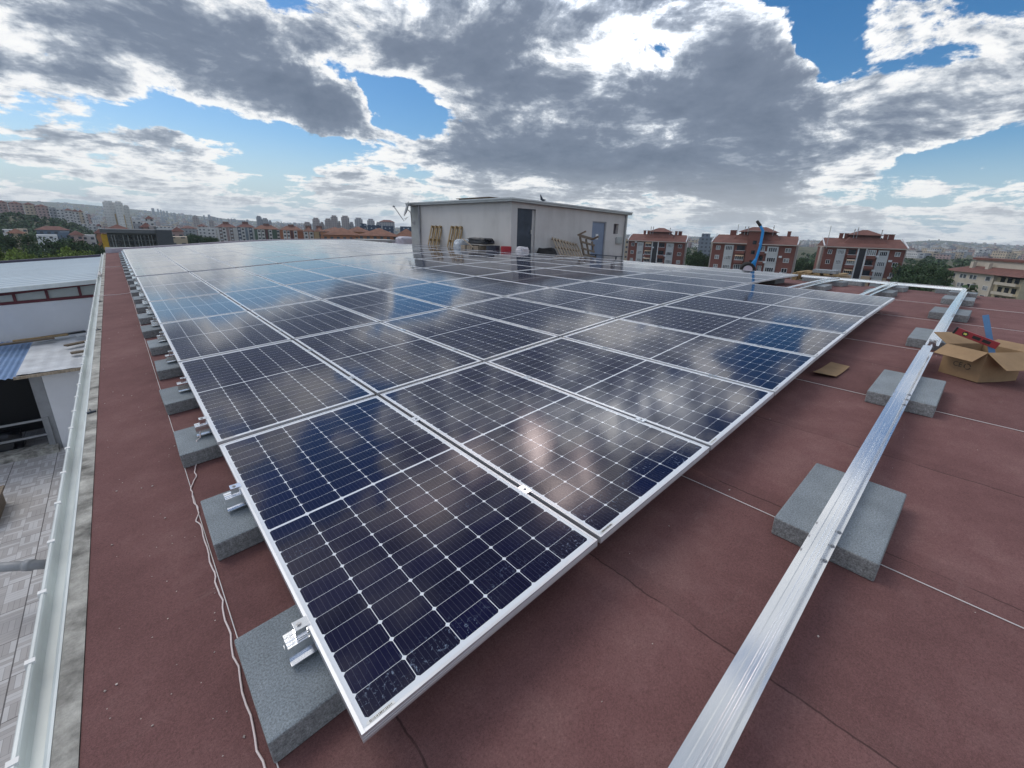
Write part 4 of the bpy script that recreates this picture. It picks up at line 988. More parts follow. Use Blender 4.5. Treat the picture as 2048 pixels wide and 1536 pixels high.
metal = mat('pale_blue_sheet_metal', (.36, .44, .50), .42, .3, .10, .5)
mb = MB(); X0 = -26.
n = 90; xs2 = np.linspace(X0, -.66, n)
mb.hexa([(X0, VW-.45, eave(X0)+.0), (-.66, VW-.45, eave(-.66)), (-.66, yb_, rb_(-.66)-.1), (X0, yb_, rb_(X0)-.1), (X0, VW-.45, eave(X0)+.10), (-.66, VW-.45, eave(-.66)+.10), (-.66, yb_, rb_(-.66)), (X0, yb_, rb_(X0))])
rfw = mb.build('roof', metal, wh, world=True)
mb = MB()
for yk in np.arange(VW+.5, yb_, 1.0):
    s = (yk-VW+.45)/(yb_-VW+.45); zz = lambda x: (eave(x)+.10)*(1-s)+rb_(x)*s
    mb.hexa([(X0, yk, zz(X0)), (-.7, yk, zz(-.7)), (-.7, yk+.05, zz(-.7)), (X0, yk+.05, zz(X0)), (X0, yk+.01, zz(X0)+.010), (-.7, yk+.01, zz(-.7)+.010), (-.7, yk+.04, zz(-.7)+.010), (X0, yk+.04, zz(X0)+.010)])
rs = mb.build('roof_rib', metal, rfw); rs.location = -Vector(wh.location)
MB().hexa([(X0, VW-.50, eave(X0)-.03), (-.66, VW-.50, eave(-.66)-.03), (-.66, VW-.452, eave(-.66)-.03), (X0, VW-.452, eave(X0)-.03), (X0, VW-.50, eave(X0)+.11), (-.66, VW-.50, eave(-.66)+.11), (-.66, VW-.452, eave(-.66)+.11), (X0, VW-.452, eave(X0)+.11)]).build('eaves_trim', M['white_pvc'], wh, world=True)
MB().hexa([(X0, yb_, rb_(X0)-.6), (-.7, yb_, rb_(-.7)-.6), (-.7, yb_+.3, rb_(-.7)-.6), (X0, yb_+.3, rb_(X0)-.6), (X0, yb_, rb_(X0)+.15), (-.7, yb_, rb_(-.7)+.15), (-.7, yb_+.3, rb_(-.7)+.15), (X0, yb_+.3, rb_(X0)+.15)]).build('ridge_parapet', mat('dark_purple_flashing', (.07, .06, .09), .6, 0, .1), wh, world=True)
MB().box(X0, -.7, yb_+.3, yb_+.5, ZY-9, -2.4).build('rear_wall', white_wall, wh, world=True)

# ------------------------------------------------------------------ terrain
HILL = [(-60, .9), (-20, .95), (-7.38, 1.16), (-4.37, 1.25), (-2.57, 1.24), (-.33, 1.12), (3.17, .86), (6.28, .63), (9.23, .38), (12.42, .22), (16.37, .1), (27.55, .05), (56.05, .1), (69.22, .12), (74.71, .05), (77., .1), (82., .10), (84.17, .22), (85.74, .45), (87.13, .42), (88.49, .28), (90.37, .2), (91.78, .16), (110, .2), (140, .3)]
def hill_el(az): return np.interp(az, [h[0] for h in HILL], [h[1] for h in HILL])
RH_ = 4400.
def terr(az, r):
    zb_ = -14.5 if az > 30 else -14.5
    low = -14.5 - 9*math.exp(-((az-8)/12.)**2)*min(1, r/400.)
    if r < 380: z = low*1. if r > 60 else -14.5
    elif r < RH_:
        s = (r-380)/(RH_-380); top = 1.3+RH_*math.tan(R(float(hill_el(az)))); z = low+(top-low)*s**2.3
    else: z = 1.3+RH_*math.tan(R(float(hill_el(az))))-(r-RH_)*.05
    # wooded hill on the left and its crest
    if az < 12:
        k = 1/(1+math.exp((az+1.6)/1.1)); z += 19.*k*math.exp(-((r-640)/150.)**2)
    # rise behind the brick houses on the right
    if az > 50: z += 5.*math.exp(-((r-900)/300.)**2)*math.exp(-((az-74)/4.)**2)
    return z
mb = MB(); azs = list(np.arange(-180, -20, 20))+list(np.arange(-20, 112, 1.))+list(np.arange(112, 181, 17))
if azs[-1] < 180: azs.append(180)
rs_ = [0, 30, 60, 120, 200, 300, 380, 450, 520, 580, 640, 700, 780, 900, 1100, 1400, 1800, 2300, 2900, 3500, 4000, 4400, 4800, 5300]
for a0, a1 in zip(azs[:-1], azs[1:]):
    for r0, r1 in zip(rs_[:-1], rs_[1:]):
        P = lambda a, r: (CAM[0]+r*math.sin(R(a)), CAM[1]+r*math.cos(R(a)), terr(a, r))
        if r0 == 0: mb.poly([P(a0, 0), P(a1, r1), P(a0, r1)])
        else: mb.quad(P(a0, r0), P(a1, r0), P(a1, r1), P(a0, r1))
gm = mat('scrub_ground', (.10, .10, .05), .95, 0, 0)
t = NT(gm.node_tree); tc = t.new('ShaderNodeTexCoord').outputs['Object']
nn = t.noise(tc, .02, 8., .7)[0]; n2 = t.noise(tc, .15, 4., .6)[0]
t.l.new(t.ramp(t.m('MULTIPLY_ADD', n2, .4, t.m('MULTIPLY', nn, .6)), [(.36, (.022, .034, .016)), (.5, (.06, .065, .03)), (.62, (.16, .135, .075))]), t.n['Principled BSDF'].inputs['Base Color'])
tag(mb.build('terrain', gm, smooth=True), kind='structure')
def ground_z(x, y):
    r = math.hypot(x-CAM[0], y-CAM[1]); return terr(math.degrees(math.atan2(x-CAM[0], y-CAM[1])), r)

# ------------------------------------------------------------------ buildings of the town
def facade(name, wallc, winc=(.05, .06, .08), sx=3.0, sz=2.9, fx=(.25, .7), fz=(.35, .78), band=None):
    m = mat(name, wallc, .8, 0, 0); t = NT(m.node_tree); b = t.n['Principled BSDF']
    tc = t.new('ShaderNodeTexCoord').outputs['Object']; x, y, z = t.xyz(tc)
    g = t.new('ShaderNodeNewGeometry'); nz = t.xyz(g.outputs['Normal'])[2]
    s = t.m('FRACT', t.m('DIVIDE', t.m('ADD', t.m('ADD', x, y), .35), sx)); h = t.m('FRACT', t.m('DIVIDE', z, sz))
    inr = lambda v, lo, hi: t.m('MULTIPLY', t.m('GREATER_THAN', v, lo), t.m('LESS_THAN', v, hi))
    wnd = t.m('MULTIPLY', t.m('MULTIPLY', inr(s, *fx), inr(h, *fz)), t.m('LESS_THAN', t.m('ABSOLUTE', nz), .5))
    c = t.ramp(t.noise(tc, .2, 4., .6)[0], [(.3, tuple(k*.85 for k in wallc)), (.7, tuple(min(1, k*1.08) for k in wallc))])
    if band:
        col = t.m('FRACT', t.m('DIVIDE', t.m('ADD', x, y), sx*3)); c = t.mix(t.m('LESS_THAN', col, .3), c, (*band, 1))
    t.l.new(t.mix(wnd, c, (*winc, 1)), b.inputs['Base Color']); t.l.new(t.m('MULTIPLY_ADD', wnd, -.5, .8), b.inputs['Roughness'])
    return m
tile = mat('red_roof_tiles', (.165, .070, .056), .85, 0, .15, .5, fine=.3, fscale=3.)
tile_o = mat('orange_roof_tiles', (.225, .105, .068), .85, 0, .18, .5, fine=.3, fscale=3.)
FA = dict(
    pinkish=facade('pale_pink_facade', (.42, .30, .28)), cream=facade('cream_facade', (.50, .42, .32)), white=facade('white_facade', (.55, .55, .55)), grey=facade('grey_facade', (.30, .31, .33)),
    tower=facade('tower_facade', (.66, .66, .64), (.36, .37, .38), 2.6, 2.9, (.2, .8), (.45, .62)), brown=facade('brown_tower_facade', (.36, .32, .31), (.13, .13, .14), 3.4, 2.9, (.2, .75), (.3, .75)), greytower=facade('grey_tower_facade', (.34, .34, .36), (.10, .11, .13), 3.4, 2.9),
    slate=facade('slate_tower_facade', (.17, .20, .24), (.06, .07, .09), 3., 2.9), orange=facade('orange_facade', (.36, .16, .08)), navy=facade('navy_glass_facade', (.03, .05, .09), (.35, .40, .45), 4., 3.2, (.3, .62), (.35, .7)), beige=facade('beige_facade', (.42, .35, .26)), blue=facade('blue_grey_facade', (.12, .17, .24)),
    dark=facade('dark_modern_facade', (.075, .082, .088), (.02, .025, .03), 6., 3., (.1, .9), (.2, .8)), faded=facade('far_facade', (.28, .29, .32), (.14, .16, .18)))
def house(name, label, x0, x1, ytop, dist, fac, depth=12., roof=None, zbase=None, group=None, cat='building', hip=2.2, d1=None):
    """a building whose front runs between two measured top corners; roof is None (flat), a tile material, or 'cap'"""
    rm = ray((x0+x1)/2, ytop); rg_ = dist*math.hypot(rm[0], rm[1])*(1 if d1 is None else d1)
    def at_range(px):
        q = ray(px, ytop); return CAM+q*(rg_/math.hypot(q[0], q[1]))
    A, B = at_range(x0), at_range(x1); zt_ = (A[2]+B[2])/2
    mid_ = (A+B)/2; ang = math.atan2(B[1]-A[1], B[0]-A[0]); wd = math.hypot(B[0]-A[0], B[1]-A[1])
    zg_ = ground_z(mid_[0], mid_[1])-1.5 if zbase is None else zbase
    H = zt_-zg_
    o = thing(name, label, cat, (mid_[0], mid_[1], zg_), ang, group)
    MB().box(-wd/2, wd/2, 0, depth, 0, H).build('wall', FA[fac] if isinstance(fac, str) else fac, o)
    if roof in (tile, tile_o):
        e_ = .7; mb = MB(); a = [(-wd/2-e_, -e_, H+.01), (wd/2+e_, -e_, H+.01), (wd/2+e_, depth+e_, H+.01), (-wd/2-e_, depth+e_, H+.01)]
        ins = min(wd, depth)*.42
        if wd >= depth: r0, r1 = (-wd/2+ins, depth/2, H+hip), (wd/2-ins, depth/2, H+hip)
        else: r0, r1 = (0, ins, H+hip), (0, depth-ins, H+hip)
        if wd >= depth: mb.quad(a[0], a[1], r1, r0).quad(a[2], a[3], r0, r1).poly([a[1], a[2], r1]).poly([a[3], a[0], r0])
        else: mb.poly([a[0], a[1], r0]).quad(a[1], a[2], r1, r0).poly([a[2], a[3], r1]).quad(a[3], a[0], r0, r1)
        mb.poly(a[::-1]); mb.build('roof', roof, o)
    elif roof == 'cap':
        MB().box(-wd/2+wd*.15, wd/2-wd*.15, depth*.2, depth*.8, H+.01, H+hip).build('roof_house', FA[fac] if isinstance(fac, str) else fac, o)
    return o, wd, H
G1 = 'apartment rows on the left hillside'
rowA = [(-6, 13, 405, 'pinkish', tile), (15, 44, 407, 'pinkish', tile), (46, 68, 409, 'cream', tile), (69, 95, 413, 'pinkish', tile), (97, 111, 415, 'grey', None), (112, 127, 417.5, 'white', None), (129, 144, 421, 'white', tile), (145, 156, 423, 'white', tile), (157, 165, 424, 'cream', tile_o), (166, 173, 426, 'white', None), (174, 180, 428, 'pinkish', None)]
for k, (a, b, y, f, r) in enumerate(rowA):
    house('apartment_block', f'apartment block on the crest of the left hill, {ORD[k]} from the photo edge', a, b, y, 640/1.38, f, 14, r, group=G1, hip=2.4, zbase=far(a, y, 640/1.38)[2]-(13 if k < 5 else 15))
rowB = [(74, 101, 444, 'cream', tile_o), (103, 117, 448, 'pinkish', tile), (115, 130, 449, 'beige', tile_o), (132, 147, 450, 'beige', tile), (148, 157, 452, 'cream', None), (160, 175, 448, 'white', None), (177, 192, 448, 'white', None), (194, 202, 452, 'white', tile)]
for k, (a, b, y, f, r) in enumerate(rowB):
    house('apartment_block', f'apartment block in the row below the left hill, {ORD[k]} from the left', a, b, y, 430, f, 12, r, group='apartment row below the left hill', zbase=far(a, y, 430)[2]-14)
def far_tag(*a, **k): return house(*a, **k)
house('villa', 'orange roofed villa with white lower floor among the left trees', 15, 50, 467, 200, 'beige', 7, tile_o, hip=2.2)
house('villa', 'white villa with small dark windows behind the left trees', 72, 114, 470, 190, facade('white_villa_facade', (.62, .64, .66), (.05, .06, .08), 3.4, 3., (.3, .6), (.4, .7)), 8, None)
house('shop_building', 'long low dark blue building with a red roof edge at left', 72, 138, 460, 260, 'blue', 9, tile)
house('shop_building', 'blue grey glassy block beside the white villa', 119, 138, 464, 230, 'blue', 8)
house('villa', 'white roofed low house at the far left under the hill', 4, 25, 459, 230, 'white', 10)
house('villa', 'cream low house under the wooded hill', 33, 54, 458, 250, 'cream', 10)
house('shop_building', 'small orange brick building next to the yellow fronted building', 191, 207, 467, 220, 'orange', 9, tile)
house('shop_building', 'pale low shops right of the blue grey block', 140, 166, 470, 230, 'pinkish', 10, tile)
house('shop_building', 'small white building with strip windows beside the orange one', 166, 190, 470, 240, 'white', 9)
for k, (a, b, y, dd, lb) in enumerate([(204, 228, 404, 480, 'left and widest slab of the tall white tower group'), (228, 244.5, 405, 474, 'middle slab of the tall white tower group'), (246, 257.5, 412.5, 486, 'right and lowest slab of the tall white tower group')]):
    o, wd, H = house('tower_block', lb, a, b, y, dd, 'tower', 14, 'cap', hip=1.5, group='tall white tower group', cat='tower')
    MB().box(wd*.30, wd*.42, -.25, -.002, 0, H*.68).build('corner_panel', mat('ochre_panel', (.42, .30, .15), .8, 0, .1), o)
# dark modern building with yellow end
o, wd, H = house('modern_building', 'dark grey modern building with glass bays and a yellow end', 213, 312, 466.5, 88, mat('dark_cladding', (.085, .095, .10), .6, 0, .08), 5)
MB().box(-wd/2-.9, -wd/2-.005, -.1, 4.9, 0, H-.3).build('yellow_end', mat('yellow_cladding', (.50, .30, .02), .6, 0, .08), o)
MB().box(-wd/2-.9, wd/2+.2, -.7, 5.2, H+.003, H+.75).build('roof_edge', mat('dark_roof_edge', (.11, .12, .13), .6, 0, .05), o)
gl = mat('dark_bay_glass', (.015, .022, .024), .12, 0, .5, 1.2)
for k, (a, b) in enumerate([(.03, .19), (.21, .50), (.54, .72), (.76, .96)]):
    bw2 = MB().box(-wd/2+wd*a, -wd/2+wd*b, -.08, -.003, H-3.4, H-.35).build('window_bay', gl, o)
    mb = MB()
    for q in (1, 2): mb.box(-wd/2+wd*(a+(b-a)*q/3)-.06, -wd/2+wd*(a+(b-a)*q/3)+.06, -.11, -.082, H-3.4, H-.35)
    for q in (1, 2): mb.box(-wd/2+wd*a, -wd/2+wd*b, -.13, -.112, H-3.4+q, H-3.4+q+.05)
    mb.build('mullion', mat('bay_mullion', (.20, .22, .22), .5, .3, 0), bw2)
house('modern_building', 'windowless dark box wing at the right of the modern building', 311, 343, 460, 90, mat('dark_wing', (.07, .078, .088), .7, 0, .1), 4)
house('shop_building', 'low building with a pinkish roof behind the dark modern one', 206, 266, 462, 150, 'pinkish', 10, tile)
M1 = [(265, 281, 439, 330, 'white', None, 'slim white block right of the white tower group'), (266, 281, 447, 250, 'grey', None, 'grey block in front of the slim white block'), (281, 297, 445, 280, 'white', None, 'white block with faint windows behind the modern building'),
      (291, 306, 438, 300, 'white', tile, 'white block with dark red roof behind the modern building'), (282, 304, 455, 200, 'pinkish', tile, 'low red roofed block behind the modern building'), (297, 312, 452, 190, 'brown', None, 'brown stair tower of the low red roofed block'),
      (309, 360, 454, 420, 'white', None, 'long low industrial hall with bright roof'), (343, 374, 474, 160, 'beige', None, 'low beige hut right of the dark wing'), (344, 366, 463, 210, 'pinkish', tile, 'small red roofed house above the beige hut'),
      (384, 397, 435, 760, 'brown', 'cap', 'lone reddish brown tower on the plain'), (394, 414, 453, 400, 'white', tile, 'white apartment block left of the striped ones'), (413, 431, 456, 390, 'white', None, 'plain white apartment block touching the striped ones'), (417, 427, 441, 800, 'brown', None, 'small brown tower behind the white apartments'), (360, 393, 457, 430, 'grey', tile, 'grey low apartments beside dark trees')]
for (a, b, y, d_, f, r, lb) in M1: house('apartment_block' if d_ > 250 else 'town_house', lb, a, b, y, d_, f, 11, r)
# striped apartments with modelled windows
def striped(label, x0, x1, y, d_, wallm, panels, depth=13):
    o, wd, H = house('striped_apartment', label, x0, x1, y, d_, wallm, depth, tile_o if 'orange' in label or 'green' in label else tile, hip=3.4, group='striped apartments beyond the panels')
    for (a, b, pm, win) in panels:
        p = MB().box(-wd/2+wd*a, -wd/2+wd*b, -.22, -.003, 0, H-.25).build('facade_panel', pm, o)
        if win:
            for fl in range(int(H/2.9)-5, int(H/2.9)):
                if fl < 0: continue
                z = H-2.35-(int(H/2.9)-1-fl)*2.9; c = (a+b)/2
                MB().box(-wd/2+wd*c-.75, -wd/2+wd*c+.75, -.27, -.223, z, z+1.35).build('window', win, p)
    MB().box(-2.2, 2.2, depth*.4, depth*.6, H+2.2, H+4.6).build('chimney', mat('brick_chimney', (.16, .08, .06), .9, 0, .1), o)
dk = mat('dark_window', (.03, .035, .045), .2, 0, .2, .5); ltw = mat('pale_window', (.5, .52, .55), .3, 0, .1)
cw_ = mat('white_render', (.55, .55, .54), .85, 0, .05, .3); cb = mat('brown_render', (.16, .12, .11), .85, 0, .1); cn = mat('navy_render', (.05, .06, .10), .85, 0, .1); cg = mat('green_render', (.07, .12, .08), .85, 0, .1); co = mat('orange_render', (.33, .12, .05), .85, 0, .1); cm = mat('maroon_render', (.10, .03, .03), .85, 0, .1); cs_ = mat('slate_render', (.17, .21, .25), .85, 0, .1); cy2 = mat('yellow_render', (.46, .34, .17), .85, 0, .1); cpk = mat('mauve_render', (.30, .22, .21), .85, 0, .1)
striped('white and brown striped apartment block, leftmost of the row', 432, 473, 454.5, 372, cw_, [(.12, .27, cb, ltw), (.30, .42, cw_, dk), (.47, .60, cpk, None), (.64, .80, cb, ltw)])
striped('white apartment block with navy stripes', 473.5, 509, 454.5, 366, cw_, [(.02, .20, cn, ltw), (.24, .40, cw_, dk), (.44, .58, cs_, None), (.66, .84, cn, ltw)])
striped('dark green apartment block with white bays', 508, 558, 458.5, 360, cg, [(.12, .25, cw_, dk), (.28, .40, cw_, dk), (.43, .53, cm, None), (.57, .70, cw_, dk), (.90, .99, cw_, dk)])
striped('orange apartment block with white bays', 559, 606, 460.5, 356, co, [(.14, .28, cw_, dk), (.31, .42, cw_, dk), (.45, .56, cm, None), (.59, .74, cw_, dk)])
striped('orange and white apartment block, right end of the row', 607, 628, 463, 352, co, [(.02, .44, cw_, dk), (.52, .94, cw_, dk)])
striped('yellow rendered apartment block beside the orange roofs', 628, 650, 463.5, 348, cy2, [(.46, .58, dk, None), (.70, .82, dk, None)])
for (a, b, y, d_, dp, lb) in [(648, 720, 470, 215, 40, 'wide orange tiled roof left of the navy building'), (716, 800, 472, 200, 40, 'wide orange tiled roof below the navy building'), (640, 700, 463.5, 330, 30, 'orange tiled roof below the hill towers'), (690, 742, 463.5, 300, 30, 'tiled roof in the middle of the orange roofs'), (790, 836, 474, 190, 30, 'orange tiled roof next to the rooftop house')]:
    house('low_house', lb, a, b, y, d_, 'orange', dp, tile_o, hip=3.6, group='orange tiled roofs beyond the panels')
TW = [(512, 523, 434, 900, 'grey'), (523.5, 536, 438.5, 890, 'grey'), (537, 543, 443, 880, 'grey'), (607, 622, 447, 700, 'brown'), (624.5, 639, 438.5, 700, 'brown'), (640, 648, 447, 720, 'brown'), (649, 663, 440, 690, 'brown'), (661, 675, 434, 684, 'brown'), (676, 681, 445, 690, 'brown'), (682, 698, 434.5, 680, 'brown'), (699, 707, 447, 690, 'greytower'), (709, 725, 438.5, 670, 'greytower'), (734, 749, 441, 670, 'greytower'), (752, 761, 447, 690, 'greytower')]
for k, (a, b, y, d_, f) in enumerate(TW):
    house('tower_block', f'hilltop tower block on the skyline left of the house, {ORD[k]} from the left', a, b, y, d_, f, 16, 'cap', hip=2.5, group='skyline tower blocks', cat='tower')
house('office_building', 'navy glass office building below the skyline towers, wide part', 734, 762, 450, 420, 'navy', 14)
house('office_building', 'navy glass office building, right part', 765, 787, 452, 415, 'navy', 14)
house('office_building', 'navy glass office building left of the wide part', 720, 733, 447, 424, 'navy', 14)
house('office_building', 'dark hipped office building on the slope above the navy one', 759, 789, 444, 620, 'greytower', 14, tile, hip=3)
house('office_building', 'navy glass office building next to the rooftop house', 800, 826, 453, 400, 'navy', 14)
house('tower_block', 'dark glass tower between the two nearer brick houses', 1399, 1424, 475, 330, 'slate', 16, 'cap', hip=3, cat='tower')
house('apartment_block', 'pale apartment block showing between the rooftop house and the first brick house', 1246, 1257, 478, 260, 'beige', 12)
# far town
HZ = [(302, 308, 416.5), (313.5, 317, 417.5), (319.5, 322.5, 419.5), (325, 328, 421.5), (331.5, 335, 422), (340.5, 343, 424.5), (345.5, 351, 425.5), (283, 288, 428), (298, 301, 431), (406, 409, 430), (415, 420, 429), (423, 430, 433.5), (433, 436, 435.5), (440, 443, 436), (455, 458, 437), (461, 464, 437), (466, 471, 437.5), (476, 491, 441), (492, 496, 439), (330, 333, 432), (346, 352, 431), (562, 566, 446), (586, 592, 445), (597, 600, 447)]
for k, (a, b, y) in enumerate(HZ):
    house('skyscraper', f'hazy far skyscraper on the horizon, {ORD[k]} of those listed from the left', a, b, y, 2500 if k < 8 else 2100, 'faded', 25, group='hazy skyscrapers on the horizon', cat='skyscraper')
HZs = sorted([o for o in C.objects if o.name.startswith('skyscraper')], key=lambda o: math.atan2(o.location.x, o.location.y))
for k, o in enumerate(HZs): o['label'] = f'hazy far skyscraper on the left horizon, {ORD[k]} from the left'
mbs = MB()
for _ in range(3800):
    az = random.choice([random.uniform(-9, 25), random.uniform(55, 100), random.uniform(-9, 100)]); r = random.uniform(700, 2600)**1.0 if random.random() < .6 else random.uniform(1500, 4300)
    if az < -2 and r < 1000: continue
    if 66 < az < 80 and r < 1300: continue
    x, y = CAM[0]+r*math.sin(R(az)), CAM[1]+r*math.cos(R(az)); z = terr(az, r); w2, d2, h2 = random.uniform(7, 15), random.uniform(7, 13), random.choice([4, 5, 6, 7, 8, 11])
    if az < 30: h2 *= 1.3
    a = random.uniform(0, 3.14); c_, s_ = math.cos(a), math.sin(a)
    q = [(x+c_*i*w2/2-s_*j*d2/2, y+s_*i*w2/2+c_*j*d2/2) for i, j in ((-1, -1), (1, -1), (1, 1), (-1, 1))]
    n = len(mbs.v); mi = random.randrange(4)
    mbs.hexa([(*k, z-4) for k in q]+[(*k, z+h2) for k in q], mi)
    mbs.mi[-5] = random.choice([4, 4, 5])
tag(mbs.build('distant_town', [FA['white'], FA['cream'], FA['pinkish'], FA['faded'], tile, M['fascia']], flip=False), kind='stuff')

# ------------------------------------------------------------------ brick apartment houses on the right
def brick():
    m = mat('red_brick', (.20, .065, .05), .9, 0, .12, .6)
    t = NT(m.node_tree); b = t.n['Principled BSDF']; tc = t.new('ShaderNodeTexCoord').outputs['Object']; x, y, z = t.xyz(tc)
    br = t.new('ShaderNodeTexBrick'); t.l.new(t.comb(t.m('ADD', x, y), z, 0.), br.inputs['Vector']); br.inputs['Scale'].default_value = 1.
    br.inputs['Brick Width'].default_value = .5; br.inputs['Row Height'].default_value = .17; br.inputs['Mortar Size'].default_value = .018
    br.inputs['Color1'].default_value = (.19, .062, .048, 1); br.inputs['Color2'].default_value = (.155, .055, .045, 1); br.inputs['Mortar'].default_value = (.20, .11, .09, 1)
    t.l.new(t.v('SCALE', br.outputs[0], t.m('MULTIPLY_ADD', t.noise(tc, .35, 4., .6)[0], .5, .72)), b.inputs['Base Color']); return m
BR = brick(); CRM = mat('cream_render', (.50, .37, .25), .85, 0, .07, .5); WHT = mat('white_bay_render', (.46, .48, .49), .8, 0, .06, .5); WF = mat('white_window_frame', (.62, .64, .66), .5, 0, 0)
GLS = [mat(f'{n_}_pane', c, .12, 0, .4, .7) for n_, c in (('dark', (.02, .025, .035)), ('grey', (.10, .115, .13)), ('curtained', (.32, .34, .35)))]
DKR = mat('dark_stair_glass', (.018, .016, .026), .3, 0, .3, .4)  # shade of the stair recess put into the colour
def win(o, x0, x1, z0, z1, y=0., mull=1):
    f = MB(); t = .09
    f.box(x0, x1, y-.10, y-.004, z0, z0+t).box(x0, x1, y-.10, y-.004, z1-t, z1).box(x0, x0+t, y-.10, y-.004, z0+t, z1-t).box(x1-t, x1, y-.10, y-.004, z0+t, z1-t)
    for k in range(mull):
        xm = x0+(x1-x0)*(k+1)/(mull+1); f.box(xm-t/2, xm+t/2, y-.09, y-.004, z0+t, z1-t)
    w_ = f.build('window', WF, o)
    MB().box(x0+t, x1-t, y-.05, y-.005, z0+t, z1-t).build('pane', random.choice(GLS), w_)
    return w_
def brick_house(label, pa, pb, da, db, tower=False, depth=13., side=None):
    A, B = far(*pa, da), far(*pb, db); mid_ = (A+B)/2; ang = math.atan2(B[1]-A[1], B[0]-A[0]); wd = math.hypot(B[0]-A[0], B[1]-A[1]); zt_ = mid_[2]
    H = round((zt_+14.4)/2.9)*2.9; zg_ = zt_-H
    o = thing('brick_apartment_house', label, 'apartment house', (mid_[0], mid_[1], zg_), ang)
    X = lambda s: -wd/2+wd*s
    nfl = int(round(H/2.9)); fl0 = max(0, nfl-3)
    zc = (nfl-3)*2.9+.6                     # cream ground storeys below this
    MB().box(X(0), X(1), 0, depth, 0, H).build('wall', BR, o)
    # cream panels of the lower floors beside the bays
    for a, b in ((.12, .155), (.28, .425), (.535, .66), (.82, .86)):
        MB().box(X(a), X(b), -.06, -.003, 0, zc).build('cream_panel', CRM, o)
    for a, b in ((.16, .275), (.68, .81)):
        bay = MB().box(X(a), X(b), -.30, -.002, 0, H-.35).build('white_bay', WHT, o)
        for f in range(fl0, nfl): win(o, X(a)+.35, X(b)-.35, f*2.9+.95, f*2.9+2.25, -.30, 3)
    for a, b in ((.05, .105), (.885, .95)):
        for f in range(fl0, nfl): win(o, X(a), X(b), f*2.9+.95, f*2.9+2.2, 0., 1)
    for a, b in ((.305, .42), (.545, .655)):
        for f in range(fl0, nfl):
            z = f*2.9
            bl = MB().box(X(a), X(b), -.9, -.004, z+.05, z+.15).box(X(a), X(b), -.9, -.84, z+.15, z+.95).box(X(a), X(a)+.06, -.84, -.004, z+.15, z+.95).box(X(b)-.06, X(b), -.84, -.004, z+.15, z+.95).build('balcony', BR if f > nfl-3 else CRM, o)
            MB().box(X(a)-.03, X(b)+.03, -.93, -.002, z+.952, z+1.03).build('balcony_rail', WF, bl)
            if random.random() < .6: win(o, X(a)+.1, X(b)-.1, z+1.04, z+2.55, -.74 if random.random() < .6 else 0., 3)
            else: MB().box(X(a)+.2, X(b)-.2, -.03, -.005, z+.98, z+2.5).build('balcony_door', GLS[0], o)
    for _ in range(6):
        s_ = random.choice((.115, .29, .43, .535, .66, .83, .87)); z_ = random.randrange(fl0, nfl)*2.9+random.choice((.5, 2.3))
        MB().box(X(s_)-.05, X(s_)+.75, -.42, -.07, z_, z_+.55).build('air_conditioner', WF, o)
    for f in range(fl0, nfl):
        if random.random() < .5:
            MB().hexa([(X(.31), -1.5, f*2.9+2.2), (X(.415), -1.5, f*2.9+2.2), (X(.415), -.01, f*2.9+2.66), (X(.31), -.01, f*2.9+2.66), (X(.31), -1.5, f*2.9+2.24), (X(.415), -1.5, f*2.9+2.24), (X(.415), -.01, f*2.9+2.7), (X(.31), -.01, f*2.9+2.7)]).build('awning', CRM, o)
    e_ = .75; hr = 2.5
    # eaves slab, main roof, raised middle
    MB().box(X(0)-.25, X(1)+.25, -e_-.15, depth+e_, H+.003, H+.28).build('eaves', mat('pale_eaves', (.42, .36, .32), .8, 0, .05), o)
    mb = MB(); z0 = H+.285; a = [(X(0)-.25, -e_-.15, z0), (X(1)+.25, -e_-.15, z0), (X(1)+.25, depth+e_, z0), (X(0)-.25, depth+e_, z0)]; m_ = depth/2
    r0, r1 = (X(0)+.2, m_, z0+hr), (X(1)-.2, m_, z0+hr)
    mb.quad(a[0], a[1], r1, r0).quad(a[2], a[3], r0, r1).poly([a[1], a[2], r1]).poly([a[3], a[0], r0]).poly(a[::-1])
    rf_ = mb.build('roof', tile, o)
    ux0, ux1 = X(.33), X(.72)
    if tower: ux0, ux1 = X(.30), X(.74)
    up = MB(); z1 = z0+1.5; up.hexa([(ux0-1.6, m_-4.2, z1-.5), (ux1+1.6, m_-4.2, z1-.5), (ux1+1.6, m_+4.2, z1-.5), (ux0-1.6, m_+4.2, z1-.5), (ux0, m_-3.2, z1+1.35), (ux1, m_-3.2, z1+1.35), (ux1, m_+3.2, z1+1.35), (ux0, m_+3.2, z1+1.35)])
    up.build('raised_roof', tile, o)
    MB().box(ux0+.3, ux1-.3, m_-3., m_+3., z1+1.352, z1+1.95).build('clerestory', mat('shade_painted_brick', (.10, .05, .045), .9, 0, .1), o)  # brick colour darkened to paint the shade under the top roof
    a = [(ux0-.5, m_-3.9, z1+1.955), (ux1+.5, m_-3.9, z1+1.955), (ux1+.5, m_+3.9, z1+1.955), (ux0-.5, m_+3.9, z1+1.955)]; r0, r1 = (ux0+3.1, m_, z1+3.5), (ux1-3.1, m_, z1+3.5)
    MB().quad(a[0], a[1], r1, r0).quad(a[2], a[3], r0, r1).poly([a[1], a[2], r1]).poly([a[3], a[0], r0]).poly(a[::-1]).build('top_roof', tile, o)
    for s in ((.23, .30, .80, .86, .88) if not tower else (.18, .22, .88)):
        ch_ = MB().box(X(s)-.45, X(s)+.45, m_-.5, m_+.3, z0+hr-1.2, z0+hr+1.3).box(X(s)-.55, X(s)+.55, m_-.6, m_+.4, z0+hr+1.302, z0+hr+1.42).build('chimney', BR, o)
